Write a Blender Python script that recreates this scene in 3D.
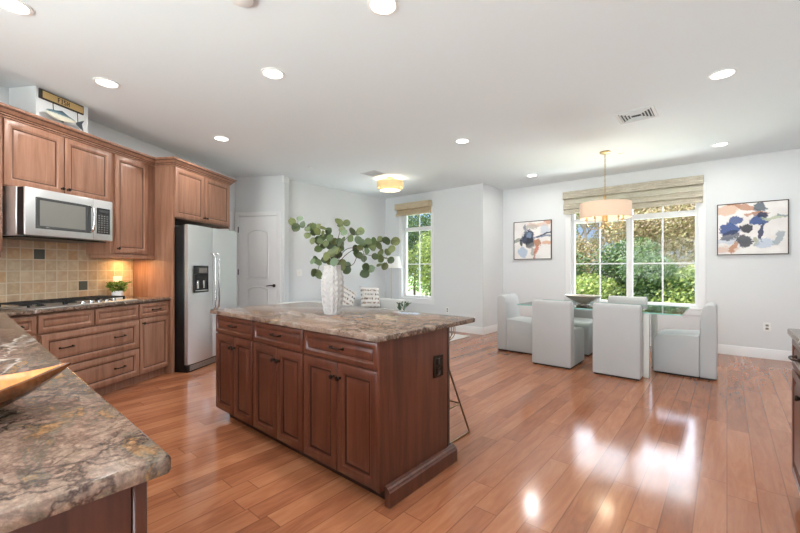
import bpy, bmesh, math, random
from mathutils import Vector, Matrix
for o in list(bpy.data.objects): bpy.data.objects.remove(o)
S = bpy.context.scene
COL = S.collection
PI = math.pi
# ------------------------------------------------------------ camera, world, sun, exposure
CAMH = 1.26
YAW = math.radians(40.54)             # the camera looks this far left of the room's long axis (+Y)
KD = math.radians(40.54 - 9.6)        # the cooking wall runs at this angle to the room
cam_data = bpy.data.cameras.new('camera'); cam = bpy.data.objects.new('camera', cam_data); COL.objects.link(cam)
cam.location = (0, 0, CAMH); cam.rotation_euler = (PI / 2, 0, YAW)
cam_data.sensor_width = 36; cam_data.lens = 382.3 * 36 / 800
cam_data.shift_y = 1.5 / 800
cam_data.clip_start = .03
S.camera = cam
S.view_settings.view_transform = 'Standard'; S.view_settings.look = 'None'
S.view_settings.gamma = 1; S.view_settings.use_curve_mapping = False
S.view_settings.exposure = 0.12
SKY_LOW, SKY_HIGH, SUN, DOWN_W, FILL_W = .85, 8.0, 3.0, 10.0, 150.0

W = bpy.data.worlds.new('sky'); S.world = W; W.use_nodes = True
wt = W.node_tree; wn = wt.nodes; wl = wt.links
bg = wn['Background']
tc = wn.new('ShaderNodeTexCoord'); sp = wn.new('ShaderNodeSeparateXYZ'); wl.new(tc.outputs['Generated'], sp.inputs[0])
cr = wn.new('ShaderNodeValToRGB'); wl.new(sp.outputs['Z'], cr.inputs[0])
e = cr.color_ramp.elements
e[0].position = 0.0; e[0].color = (.62, .75, .95, 1)
e[1].position = .45; e[1].color = (.95, .98, 1, 1)
el = e.new(.16); el.color = (.36, .58, .95, 1)
wl.new(cr.outputs[0], bg.inputs['Color'])
mr = wn.new('ShaderNodeMapRange'); wl.new(sp.outputs['Z'], mr.inputs[0])
mr.inputs['From Min'].default_value = .12; mr.inputs['From Max'].default_value = .34
mr.inputs['To Min'].default_value = SKY_LOW; mr.inputs['To Max'].default_value = SKY_HIGH
wl.new(mr.outputs[0], bg.inputs['Strength'])

def lamp(kind, name, loc, power, color=(1, 1, 1), size=None, rot=(0, 0, 0), size_y=None, spread=None):
    d = bpy.data.lights.new(name, kind); d.energy = power; d.color = color
    if kind == 'AREA':
        if size_y: d.shape = 'RECTANGLE'; d.size = size; d.size_y = size_y
        else: d.shape = 'DISK'; d.size = size
        if spread: d.spread = spread
    elif kind in ('POINT', 'SPOT') and size: d.shadow_soft_size = size
    o = bpy.data.objects.new(name, d); o.location = loc; o.rotation_euler = rot; COL.objects.link(o)
    return o
sun = lamp('SUN', 'sun', (0, 0, 20), SUN, (1, .95, .86)); sun.data.angle = .02
sun.rotation_euler = Vector((.62, .5, -.62)).to_track_quat('-Z', 'Y').to_euler()
# added area lamps outside the walls: rear fill, extra daylight, ceiling bounce
BACKY = -3.2
lamp('AREA', 'added_fill_back', (-1.6, BACKY - .45, 1.35), FILL_W * 2.2, (.92, .965, 1), 4.2, (PI / 2 + .12, 0, 0), 2.3)  # unseen lamp added behind the camera to fill the room
lamp('AREA', 'added_bounce_back', (-1.6, BACKY - .75, -.02), FILL_W * 2.1, (.88, .95, 1), 4.2, (PI - .75, 0, 0), 1.2)  # unseen lamp added low at the back, tilted up to brighten the ceiling
lamp('AREA', 'added_daylight_dining', (-1.25, 7.95, 3.15), FILL_W * .8, (.94, .97, 1), 2.2, (-PI / 2 + .75, 0, 0), 1.2)  # lamp added above the dining window to boost its daylight
lamp('AREA', 'added_bounce_dining', (-1.25, 8.9, -.1), FILL_W * 1.1, (.92, .965, 1), 2.2, (-PI + 1.0, 0, 0), 1.3)  # lamp added below sill height, out of view, lifts the dining ceiling
lamp('AREA', 'added_bounce_living', (-5.1, 7.2, .02), FILL_W * .8, (.92, .965, 1), 1.0, (-PI + .8, 0, 0), .9)  # hidden lamp added outside the narrow window, aimed up and in

# ------------------------------------------------------------ materials
def lin(c):
    return tuple(((v / 255) / 12.92 if v / 255 <= .04045 else ((v / 255 + .055) / 1.055) ** 2.4) for v in c[:3]) + (1,)
def newmat(name):
    m = bpy.data.materials.new(name); m.use_nodes = True
    return m, m.node_tree, m.node_tree.nodes['Principled BSDF']
class NT:
    """a few shorthands for node trees"""
    def __init__(s, t): s.t = t
    def n(s, kind, **k):
        x = s.t.nodes.new('ShaderNode' + kind)
        for a, b in k.items(): setattr(x, a, b)
        return x
    def put(s, sock, v):
        if hasattr(v, 'is_output') or hasattr(v, 'links') and not isinstance(v, (int, float)): s.t.links.new(v, sock)
        else: sock.default_value = v
    def m(s, op, a, b=0., c=0.):
        x = s.n('Math', operation=op); s.put(x.inputs[0], a); s.put(x.inputs[1], b); s.put(x.inputs[2], c); return x.outputs[0]
    def coords(s, scale=(1, 1, 1), loc=(0, 0, 0), rot=(0, 0, 0), what='Object'):
        t = s.n('TexCoord'); mp = s.n('Mapping')
        mp.inputs['Scale'].default_value = scale; mp.inputs['Location'].default_value = loc; mp.inputs['Rotation'].default_value = rot
        s.t.links.new(t.outputs[what], mp.inputs[0]); return mp.outputs[0]
    def noise(s, vec, scale=5, detail=4, rough=.5, dist=0., out='Fac'):
        x = s.n('TexNoise'); s.put(x.inputs['Vector'], vec); x.inputs['Scale'].default_value = scale
        x.inputs['Detail'].default_value = detail; x.inputs['Roughness'].default_value = rough; x.inputs['Distortion'].default_value = dist
        return x.outputs[out]
    def ramp(s, fac, stops, interp='LINEAR'):
        x = s.n('ValToRGB'); s.put(x.inputs[0], fac); r = x.color_ramp; r.interpolation = interp
        while len(r.elements) < len(stops): r.elements.new(.5)
        for i, (p, c) in enumerate(stops):
            r.elements[i].position = p; r.elements[i].color = c if len(c) == 4 else lin(c)
        return x.outputs[0]
    def mix(s, fac, a, b, blend='MIX'):
        x = s.n('Mix', data_type='RGBA', blend_type=blend)
        s.put(x.inputs[0], fac); s.put(x.inputs[6], a); s.put(x.inputs[7], b); return x.outputs[2]
    def bump(s, h, strength=.2, dist=.01):
        x = s.n('Bump'); x.inputs['Strength'].default_value = strength; x.inputs['Distance'].default_value = dist
        s.put(x.inputs['Height'], h); return x.outputs[0]

def plain(name, c, rough=.5, metal=0., spec=.5, coat=0., emit=None, es=0., trans=0., ior=1.45, sheen=0., alpha=1.):
    m, t, b = newmat(name)
    b.inputs['Base Color'].default_value = lin(c); b.inputs['Roughness'].default_value = rough; b.inputs['Metallic'].default_value = metal
    b.inputs['Specular IOR Level'].default_value = spec; b.inputs['Coat Weight'].default_value = coat; b.inputs['IOR'].default_value = ior
    b.inputs['Transmission Weight'].default_value = trans; b.inputs['Sheen Weight'].default_value = sheen
    if emit: b.inputs['Emission Color'].default_value = lin(emit); b.inputs['Emission Strength'].default_value = es
    return m
def wood(name, c1, c2, c3, axis='z', rough=.42, coat=.1, k=1.):
    m, t, b = newmat(name); q = NT(t)
    sc = {'z': (9 * k, 9 * k, .7 * k), 'y': (9 * k, .7 * k, 9 * k), 'x': (.7 * k, 9 * k, 9 * k)}[axis]
    v = q.coords(sc)
    a = q.noise(v, 2.2, 5, .55, .6); bb = q.noise(v, 11, 3, .6)
    big = q.noise(q.coords((1.2, 1.2, .6)), 1.7, 2)
    f = q.m('MULTIPLY_ADD', a, .6, q.m('MULTIPLY_ADD', bb, .2, q.m('MULTIPLY', big, .25)))
    col = q.ramp(f, [(.38, c1), (.53, c2), (.68, c3)])
    q.put(b.inputs['Base Color'], col); b.inputs['Roughness'].default_value = rough
    b.inputs['Coat Weight'].default_value = coat; b.inputs['Coat Roughness'].default_value = .2
    q.put(b.inputs['Normal'], q.bump(bb, .06, .002))
    return m
def paint(name, c, rough=.75, amt=.05):
    m, t, b = newmat(name); q = NT(t)
    n = q.noise(q.coords(), 90, 2)
    b.inputs['Base Color'].default_value = lin(c); b.inputs['Roughness'].default_value = rough; b.inputs['Specular IOR Level'].default_value = .25
    q.put(b.inputs['Normal'], q.bump(n, amt, .002)); return m
def metal(name, c, rough=.28, axis=2):
    m, t, b = newmat(name); q = NT(t)
    sc = [300, 300, 300]; sc[axis] = 3
    n = q.noise(q.coords(tuple(sc)), 1, 2)
    b.inputs['Base Color'].default_value = lin(c); b.inputs['Metallic'].default_value = 1
    q.put(b.inputs['Roughness'], q.m('MULTIPLY_ADD', n, .04, rough - .02)); return m
def fabric(name, c, c2=None, scale=420, rough=.95, amt=.3):
    m, t, b = newmat(name); q = NT(t)
    v = q.coords((1, 1, 1)); n = q.noise(v, scale, 2); n2 = q.noise(v, 5, 3)
    c2 = c2 or tuple(int(x * .93) for x in c)
    q.put(b.inputs['Base Color'], q.mix(q.m('MULTIPLY_ADD', n, .7, q.m('MULTIPLY', n2, .3)), lin(c2), lin(c)))
    b.inputs['Roughness'].default_value = rough; b.inputs['Sheen Weight'].default_value = .2; b.inputs['Specular IOR Level'].default_value = .15
    q.put(b.inputs['Normal'], q.bump(n, amt, .002)); return m
def granite(name, off=(0, 0, 0), tone=0, rough=.14):
    m, t, b = newmat(name); q = NT(t)
    v0 = q.coords((1, 1, 1), off)
    warp = q.noise(v0, 1.6, 4, .6, out='Color')
    wv = q.n('VectorMath', operation='MULTIPLY_ADD'); t.links.new(warp, wv.inputs[0]); wv.inputs[1].default_value = (.5, .5, .5); t.links.new(v0, wv.inputs[2])
    st = q.n('Mapping'); st.inputs['Scale'].default_value = (1.0, 3.2, 3); st.inputs['Rotation'].default_value = (0, 0, .55); t.links.new(wv.outputs[0], st.inputs[0])
    a = q.noise(st.outputs[0], 2.3, 8, .66, .6)
    col = q.ramp(a, [(.30, (74, 66, 60)), (.40, (128, 108, 92)), (.46, (162, 140, 124)), (.52, (148, 122, 108)), (.58, (118, 110, 98)), (.64, (176, 134, 92)), (.72, (176, 160, 146))])
    vo = q.n('TexVoronoi', feature='DISTANCE_TO_EDGE'); vo.inputs['Scale'].default_value = 13
    wv2 = q.n('VectorMath', operation='MULTIPLY_ADD'); t.links.new(q.noise(v0, 8, 5, .65, out='Color'), wv2.inputs[0]); wv2.inputs[1].default_value = (.24, .24, .24); t.links.new(v0, wv2.inputs[2])
    t.links.new(wv2.outputs[0], vo.inputs['Vector'])
    vein = q.m('MULTIPLY', q.ramp(vo.outputs['Distance'], [(0, (1, 1, 1, 1)), (.05, (.6, .6, .6, 1)), (.13, (0, 0, 0, 1))]), q.ramp(q.noise(v0, 2.1, 2), [(.36, (.15, .15, .15, 1)), (.50, (1, 1, 1, 1))]))
    col = q.mix(q.m('MULTIPLY', vein, .9), col, lin((62, 42, 38)))
    wave = q.noise(st.outputs[0], .62, 3, .5, .3)
    seam = q.ramp(q.m('ABSOLUTE', q.m('SUBTRACT', wave, .53)), [(0, (1, 1, 1, 1)), (.004, (.7, .7, .7, 1)), (.010, (0, 0, 0, 1))])
    col = q.mix(q.m('MULTIPLY', seam, .85 if tone == 0 else .25), col, lin((216, 212, 206)))
    fine = q.noise(v0, 95, 4, .7)
    col = q.mix(.5, col, q.ramp(fine, [(.36, (84, 78, 74)), (.5, (136, 130, 124)), (.64, (196, 190, 184))]), 'OVERLAY')
    q.put(b.inputs['Base Color'], col); b.inputs['Roughness'].default_value = rough; 
    return m
def floor_mat():
    m, t, b = newmat('oak planks'); q = NT(t)
    tcn = q.n('TexCoord'); sx = q.n('SeparateXYZ'); t.links.new(tcn.outputs['Object'], sx.inputs[0])
    X, Y = sx.outputs['X'], sx.outputs['Y']
    Wd, L = .127, 1.15
    rx = q.m('DIVIDE', X, Wd); row = q.m('FLOOR', rx); fx = q.m('FRACT', rx)
    wn1 = q.n('TexWhiteNoise', noise_dimensions='1D'); q.put(wn1.inputs['W'], row)
    ry = q.m('DIVIDE', q.m('MULTIPLY_ADD', wn1.outputs['Value'], 3.1, Y), L); brd = q.m('FLOOR', ry); fy = q.m('FRACT', ry)
    cv = q.n('CombineXYZ'); q.put(cv.inputs[0], row); q.put(cv.inputs[1], brd)
    wn2 = q.n('TexWhiteNoise', noise_dimensions='2D'); t.links.new(cv.outputs[0], wn2.inputs['Vector'])
    off = q.n('VectorMath', operation='MULTIPLY_ADD'); t.links.new(wn2.outputs['Color'], off.inputs[0]); off.inputs[1].default_value = (9, 9, 9); t.links.new(tcn.outputs['Object'], off.inputs[2])
    mp = q.n('Mapping'); mp.inputs['Scale'].default_value = (7, .9, 1); t.links.new(off.outputs[0], mp.inputs[0])
    g = q.noise(mp.outputs[0], 2.4, 6, .6, 1.2); g2 = q.noise(mp.outputs[0], 14, 3, .6)
    f = q.m('MULTIPLY_ADD', g, .62, q.m('MULTIPLY_ADD', g2, .12, q.m('MULTIPLY', wn2.outputs['Value'], .26)))
    col = q.ramp(f, [(.26, (132, 80, 54)), (.46, (158, 100, 70)), (.6, (172, 113, 80)), (.78, (188, 130, 96))])
    ex = q.m('MULTIPLY', q.m('MINIMUM', fx, q.m('SUBTRACT', 1., fx)), Wd); ey = q.m('MULTIPLY', q.m('MINIMUM', fy, q.m('SUBTRACT', 1., fy)), L)
    d = q.m('MINIMUM', ex, ey)
    gap = q.ramp(d, [(0, (1, 1, 1, 1)), (.0012, (.8, .8, .8, 1)), (.0028, (0, 0, 0, 1))])
    col = q.mix(q.m('MULTIPLY', gap, .6), col, lin((70, 38, 24)))
    q.put(b.inputs['Base Color'], col)
    rn = q.noise(tcn.outputs['Object'], 3, 3)
    q.put(b.inputs['Roughness'], q.m('MULTIPLY_ADD', rn, .06, .11)); b.inputs['IOR'].default_value = 1.55
    wavy = q.noise(q.coords((6, 1.2, 1)), 2.2, 2)
    q.put(b.inputs['Normal'], q.bump(wavy, .04, .01))
    return m
def tile_mat():
    m, t, b = newmat('tumbled travertine'); q = NT(t)
    tcn = q.n('TexCoord'); sx = q.n('SeparateXYZ'); t.links.new(tcn.outputs['Object'], sx.inputs[0])
    T = .1055
    ry = q.m('DIVIDE', q.m('ADD', sx.outputs['Y'], 0.), T); rz = q.m('DIVIDE', sx.outputs['Z'], T)
    fy, fz = q.m('FRACT', ry), q.m('FRACT', rz)
    cv = q.n('CombineXYZ'); q.put(cv.inputs[0], q.m('FLOOR', ry)); q.put(cv.inputs[1], q.m('FLOOR', rz))
    wn2 = q.n('TexWhiteNoise', noise_dimensions='2D'); t.links.new(cv.outputs[0], wn2.inputs['Vector'])
    off = q.n('VectorMath', operation='MULTIPLY_ADD'); t.links.new(wn2.outputs['Color'], off.inputs[0]); off.inputs[1].default_value = (5, 5, 5); t.links.new(tcn.outputs['Object'], off.inputs[2])
    n = q.noise(off.outputs[0], 14, 5, .65)
    base = q.ramp(wn2.outputs['Value'], [(0, (192, 170, 140)), (.3, (206, 188, 160)), (.55, (198, 182, 156)), (.85, (208, 194, 170)), (1, (204, 176, 138))])
    col = q.mix(.5, base, q.ramp(n, [(.3, (112, 104, 92)), (.5, (146, 140, 130)), (.7, (186, 182, 174))]), 'OVERLAY')
    d = q.m('MINIMUM', q.m('MINIMUM', fy, q.m('SUBTRACT', 1., fy)), q.m('MINIMUM', fz, q.m('SUBTRACT', 1., fz)))
    d2 = q.m('ADD', d, q.m('MULTIPLY_ADD', n, .03, -.015))
    g = q.ramp(d2, [(.03, (1, 1, 1, 1)), (.055, (0, 0, 0, 1))])
    col = q.mix(g, col, lin((206, 192, 168)))
    q.put(b.inputs['Base Color'], col); b.inputs['Roughness'].default_value = .55
    q.put(b.inputs['Normal'], q.bump(q.m('MULTIPLY_ADD', n, .3, q.m('SUBTRACT', 1., g)), .4, .004)); return m
def canvas_mat(name, base, strokes, seed):
    """abstract brush marks laid over a pale ground; y across, z up in the canvas's own 0..1 frame"""
    m, t, b = newmat(name); q = NT(t)
    v0 = q.coords((1, 1, 1), (seed, 0, 0), what='Object')
    tcn = q.n('TexCoord')
    w = q.noise(v0, 7, 4, .6, out='Color')
    wv = q.n('VectorMath', operation='MULTIPLY_ADD'); t.links.new(w, wv.inputs[0]); wv.inputs[1].default_value = (.16, .16, .16); t.links.new(tcn.outputs['Object'], wv.inputs[2])
    sb = q.n('VectorMath', operation='SUBTRACT'); t.links.new(wv.outputs[0], sb.inputs[0]); sb.inputs[1].default_value = (.08, .08, .08)
    grain = q.noise(v0, 38, 3, .6)
    col = q.ramp(q.noise(v0, 3.5, 3), [(.35, base[0]), (.6, base[1])])
    for cx, cz, rx, rz, a, c, op in strokes:
        mp = q.n('Mapping', vector_type='TEXTURE'); mp.inputs['Location'].default_value = (cx, 0, cz); mp.inputs['Rotation'].default_value = (0, -a, 0)
        mp.inputs['Scale'].default_value = (rx, 1000, rz); t.links.new(sb.outputs[0], mp.inputs[0])
        ln = q.n('VectorMath', operation='LENGTH'); t.links.new(mp.outputs[0], ln.inputs[0])
        dd = q.m('ADD', ln.outputs['Value'], q.m('MULTIPLY_ADD', grain, .7, -.35))
        mask = q.ramp(dd, [(.82, (1, 1, 1, 1)), (1.02, (0, 0, 0, 1))])
        cc = q.mix(q.m('MULTIPLY', grain, .5), lin(c), lin(tuple(min(255, x + 34) for x in c)))
        col = q.mix(q.m('MULTIPLY', mask, op), col, cc)
    q.put(b.inputs['Base Color'], col); b.inputs['Roughness'].default_value = .6
    return m
def blind_mat(name, c1, c2, trans=.25):
    m, t, b = newmat(name); q = NT(t)
    v = q.coords((6, 6, 180)); n = q.noise(v, 1.0, 3, .7)
    fine = q.noise(q.coords((120, 120, 60)), 1, 2)
    col = q.ramp(q.m('MULTIPLY_ADD', n, .8, q.m('MULTIPLY', fine, .2)), [(.36, c1), (.62, c2)])
    q.put(b.inputs['Base Color'], col); b.inputs['Roughness'].default_value = .85
    q.put(b.inputs['Normal'], q.bump(n, .5, .004))
    tr = q.n('BsdfTranslucent'); q.put(tr.inputs[0], col); mx = q.n('MixShader'); mx.inputs[0].default_value = trans
    t.links.new(b.outputs[0], mx.inputs[1]); t.links.new(tr.outputs[0], mx.inputs[2])
    t.links.new(mx.outputs[0], t.nodes['Material Output'].inputs[0]); return m
def shade_mat(name, c, es, trans=.5):
    m, t, b = newmat(name); q = NT(t)
    n = q.noise(q.coords((1, 1, 1)), 260, 2)
    q.put(b.inputs['Base Color'], q.mix(n, lin(c), lin(tuple(min(255, int(x * 1.06)) for x in c)))); b.inputs['Roughness'].default_value = .9
    tr = q.n('BsdfTranslucent'); tr.inputs[0].default_value = lin(c); mx = q.n('MixShader'); mx.inputs[0].default_value = trans
    t.links.new(b.outputs[0], mx.inputs[1]); t.links.new(tr.outputs[0], mx.inputs[2])
    t.links.new(mx.outputs[0], t.nodes['Material Output'].inputs[0]); return m
def leaf_mat(name, cs, trans=.35, rough=.5):
    m, t, b = newmat(name); q = NT(t)
    n = q.noise(q.coords((1, 1, 1)), 7, 2)
    gi = q.n('NewGeometry'); r = gi.outputs['Random Per Island']
    col = q.ramp(q.m('MULTIPLY_ADD', n, .35, q.m('MULTIPLY', r, .65)), [(.15 + .7 * i / max(1, len(cs) - 1), c) for i, c in enumerate(cs)])
    q.put(b.inputs['Base Color'], col); b.inputs['Roughness'].default_value = rough
    tr = q.n('BsdfTranslucent'); q.put(tr.inputs[0], col); mx = q.n('MixShader'); mx.inputs[0].default_value = trans
    t.links.new(b.outputs[0], mx.inputs[1]); t.links.new(tr.outputs[0], mx.inputs[2])
    t.links.new(mx.outputs[0], t.nodes['Material Output'].inputs[0]); return m
def glass_mat(name, tint=(255, 255, 255), ior=1.16):
    m, t, b = newmat(name); q = NT(t)
    t.nodes.remove(b)
    gl = q.n('BsdfGlossy'); gl.inputs['Roughness'].default_value = .02
    tr = q.n('BsdfTransparent'); tr.inputs[0].default_value = lin(tint)
    fr = q.n('Fresnel'); fr.inputs[0].default_value = ior
    mx = q.n('MixShader'); t.links.new(fr.outputs[0], mx.inputs[0]); t.links.new(tr.outputs[0], mx.inputs[1]); t.links.new(gl.outputs[0], mx.inputs[2])
    t.links.new(mx.outputs[0], t.nodes['Material Output'].inputs[0]); return m
def pillow_mat():
    m, t, b = newmat('printed cushion cotton'); q = NT(t)
    tcn = q.n('TexCoord'); sx = q.n('SeparateXYZ'); t.links.new(tcn.outputs['Object'], sx.inputs[0])
    w = q.noise(q.coords((1, 1, 1)), 26, 2)
    zz = q.m('ADD', sx.outputs['Z'], q.m('MULTIPLY_ADD', w, .03, -.015))
    band = q.m('FRACT', q.m('DIVIDE', zz, .085))
    bar = q.ramp(band, [(.30, (0, 0, 0, 1)), (.36, (1, 1, 1, 1)), (.72, (1, 1, 1, 1)), (.8, (0, 0, 0, 1))])
    st = q.ramp(q.noise(q.coords((60, 60, 8)), 1, 2), [(.45, (0, 0, 0, 1)), (.52, (1, 1, 1, 1))])
    bi = q.n('TexWhiteNoise', noise_dimensions='1D'); q.put(bi.inputs['W'], q.m('FLOOR', q.m('DIVIDE', zz, .085)))
    pc = q.ramp(bi.outputs['Value'], [(0, (150, 128, 108)), (.5, (60, 56, 66)), (1, (110, 100, 104))])
    q.put(b.inputs['Base Color'], q.mix(q.m('MULTIPLY', bar, st), lin((226, 222, 218)), pc)); b.inputs['Roughness'].default_value = .95
    return m

M = dict(
    wall=paint('white wall paint', (224, 227, 229)), ceil=paint('ceiling paint', (232, 239, 243), .85, .12), trim=paint('white trim enamel', (236, 237, 238), .4, .0),
    floor=floor_mat(), maple=wood('maple cabinet stain', (130, 91, 70), (150, 108, 86), (166, 124, 102)),
    cherry=wood('dark cherry stain', (68, 36, 25), (88, 48, 34), (106, 61, 44), rough=.3),
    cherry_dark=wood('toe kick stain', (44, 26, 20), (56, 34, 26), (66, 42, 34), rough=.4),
    glaze=plain('dark cabinet glaze', (78, 50, 38), .5), glaze_dark=plain('dark cherry glaze', (40, 20, 14), .5), granite=granite('brown forest granite'), granite2=granite('island granite', (4.3, 1.7, 0), 1),
    granite3=granite('sideboard granite', (9.1, 3.3, 0)),
    tile=tile_mat(), slate=fabric('slate accent', (104, 106, 98), (58, 62, 58), 160, .6, .6),
    steel=metal('brushed stainless', (226, 228, 230), .38, 2), steel_h=metal('horizontal brushed stainless', (216, 217, 218), .36, 1), nickel=plain('satin nickel', (196, 193, 186), .45, .75),
    chrome=plain('polished steel', (205, 206, 208), .15, 1), black=plain('black enamel', (16, 16, 17), .3), iron=plain('cast iron', (26, 26, 28), .55),
    blackgloss=plain('black glass', (14, 15, 17), .06, 0, .8), bronze=plain('oil rubbed bronze', (52, 42, 36), .35, .85),
    gold=plain('brushed brass', (190, 166, 122), .35, .9), goldwire=plain('antique brass wire', (150, 120, 88), .35, 1),
    white=plain('white plastic', (238, 238, 236), .4), socket=plain('socket slots', (120, 120, 118), .6), ceramic=paint('matte white ceramic', (184, 180, 177), .6, .1),
    linen=fabric('white chair linen', (196, 198, 198), (176, 178, 178)), sofa=fabric('white sofa fabric', (220, 220, 218), (206, 206, 204)), rug=fabric('white wool rug', (228, 226, 222), (205, 202, 198), 120, 1, .8),
    plinth=plain('dark plinth', (34, 30, 28), .7), glass=glass_mat('window glass'),
    tableglass=None, smoked=plain('dark oven glass', (62, 64, 66), .08, 0, .8), cavity=plain('oven liner', (134, 134, 130), .4, .3),
    bowlmetal=plain('brushed silver bowl', (190, 184, 172), .45, .6), bowlwood=wood('polished root wood', (66, 38, 20), (104, 62, 34), (140, 86, 46), 'x', .2, .6, .8),
    bowlin=wood('honey bowl interior', (176, 92, 24), (212, 128, 44), (232, 160, 70), 'x', .4, .1, .8),
    led=plain('lit downlight', (255, 255, 255), .5, emit=(255, 252, 246), es=9), lampglow=plain('frosted diffuser', (255, 250, 240), .5, emit=(255, 240, 214), es=2.2),
    bulb=plain('lit bulb', (255, 230, 180), .5, emit=(255, 214, 150), es=14), linenshade=shade_mat('linen drum shade', (228, 216, 204), 0, .4), creamshade=shade_mat('cream organza shade', (236, 224, 192), 0, .4),
    whiteshade=shade_mat('white lamp shade', (236, 236, 234), 0, .3),
    blind=blind_mat('ivory woven shade', (168, 158, 138), (232, 226, 210)), blind2=blind_mat('tan woven shade', (196, 176, 144), (228, 212, 184), .2),
    blindlit=blind_mat('lit open weave', (206, 200, 184), (244, 242, 232), .5),  # paler band: light coming through the weave is put into its colour
    frame=plain('dark picture frame', (64, 46, 38), .4), leaf=leaf_mat('eucalyptus leaf', [(44, 58, 34), (70, 84, 44), (98, 104, 58), (84, 98, 52), (92, 112, 90)], .12), twig=plain('brown twig', (70, 52, 42), .7),
    herb=leaf_mat('herb leaf', [(60, 90, 36), (110, 140, 60), (150, 176, 96)]), sprig=leaf_mat('sage green leaf', [(60, 88, 66), (110, 134, 108)]),
    pillow=pillow_mat(), fishtop=None, sign=plain('sign board ochre', (190, 160, 108), .6), signframe=plain('sign frame', (48, 44, 40), .6), signtext=plain('sign lettering', (58, 44, 34), .6),
    grass=fabric('lawn', (120, 150, 70), (80, 110, 50), 30, 1), vent=plain('white vent metal', (214, 216, 218), .5), ventdark=plain('vent throat', (70, 72, 74), .8),
    bush1=leaf_mat('sunny shrub leaf', [(62, 84, 36), (112, 130, 58), (166, 172, 100)]), bush2=leaf_mat('deep green leaf', [(30, 52, 28), (58, 84, 42), (104, 124, 68)]),
    bush3=leaf_mat('tan twig leaf', [(96, 80, 54), (134, 114, 80), (140, 140, 88)], .15), bark=paint('grey bark', (104, 94, 84), .9, .5),
)
# table glass: real refracting slab with a green edge
def tg():
    m, t, b = newmat('table glass'); q = NT(t); t.nodes.remove(b)
    gl = q.n('BsdfGlossy'); gl.inputs['Roughness'].default_value = .03
    tr = q.n('BsdfTransparent'); tr.inputs[0].default_value = lin((240, 248, 246)); fr = q.n('Fresnel'); fr.inputs[0].default_value = 1.5
    mx = q.n('MixShader'); t.links.new(fr.outputs[0], mx.inputs[0]); t.links.new(tr.outputs[0], mx.inputs[1]); t.links.new(gl.outputs[0], mx.inputs[2])
    t.links.new(mx.outputs[0], t.nodes['Material Output'].inputs[0]); return m
M['tableglass'] = tg(); M['glassedge'] = plain('green glass edge', (150, 205, 196), .15, 0, .6)
def fishm():
    m, t, b = newmat('painted fish'); q = NT(t)
    tcn = q.n('TexCoord'); sx = q.n('SeparateXYZ'); t.links.new(tcn.outputs['Object'], sx.inputs[0])
    w = q.noise(tcn.outputs['Object'], 60, 3)
    z = q.m('ADD', sx.outputs['Z'], q.m('MULTIPLY_ADD', w, .02, -.01))
    f = q.m('MULTIPLY_ADD', z, 9, .5)
    q.put(b.inputs['Base Color'], q.ramp(f, [(.25, (206, 202, 186)), (.5, (186, 188, 176)), (.58, (92, 116, 126)), (.8, (56, 82, 98))])); b.inputs['Roughness'].default_value = .5
    return m
M['fishbody'] = fishm()

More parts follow.
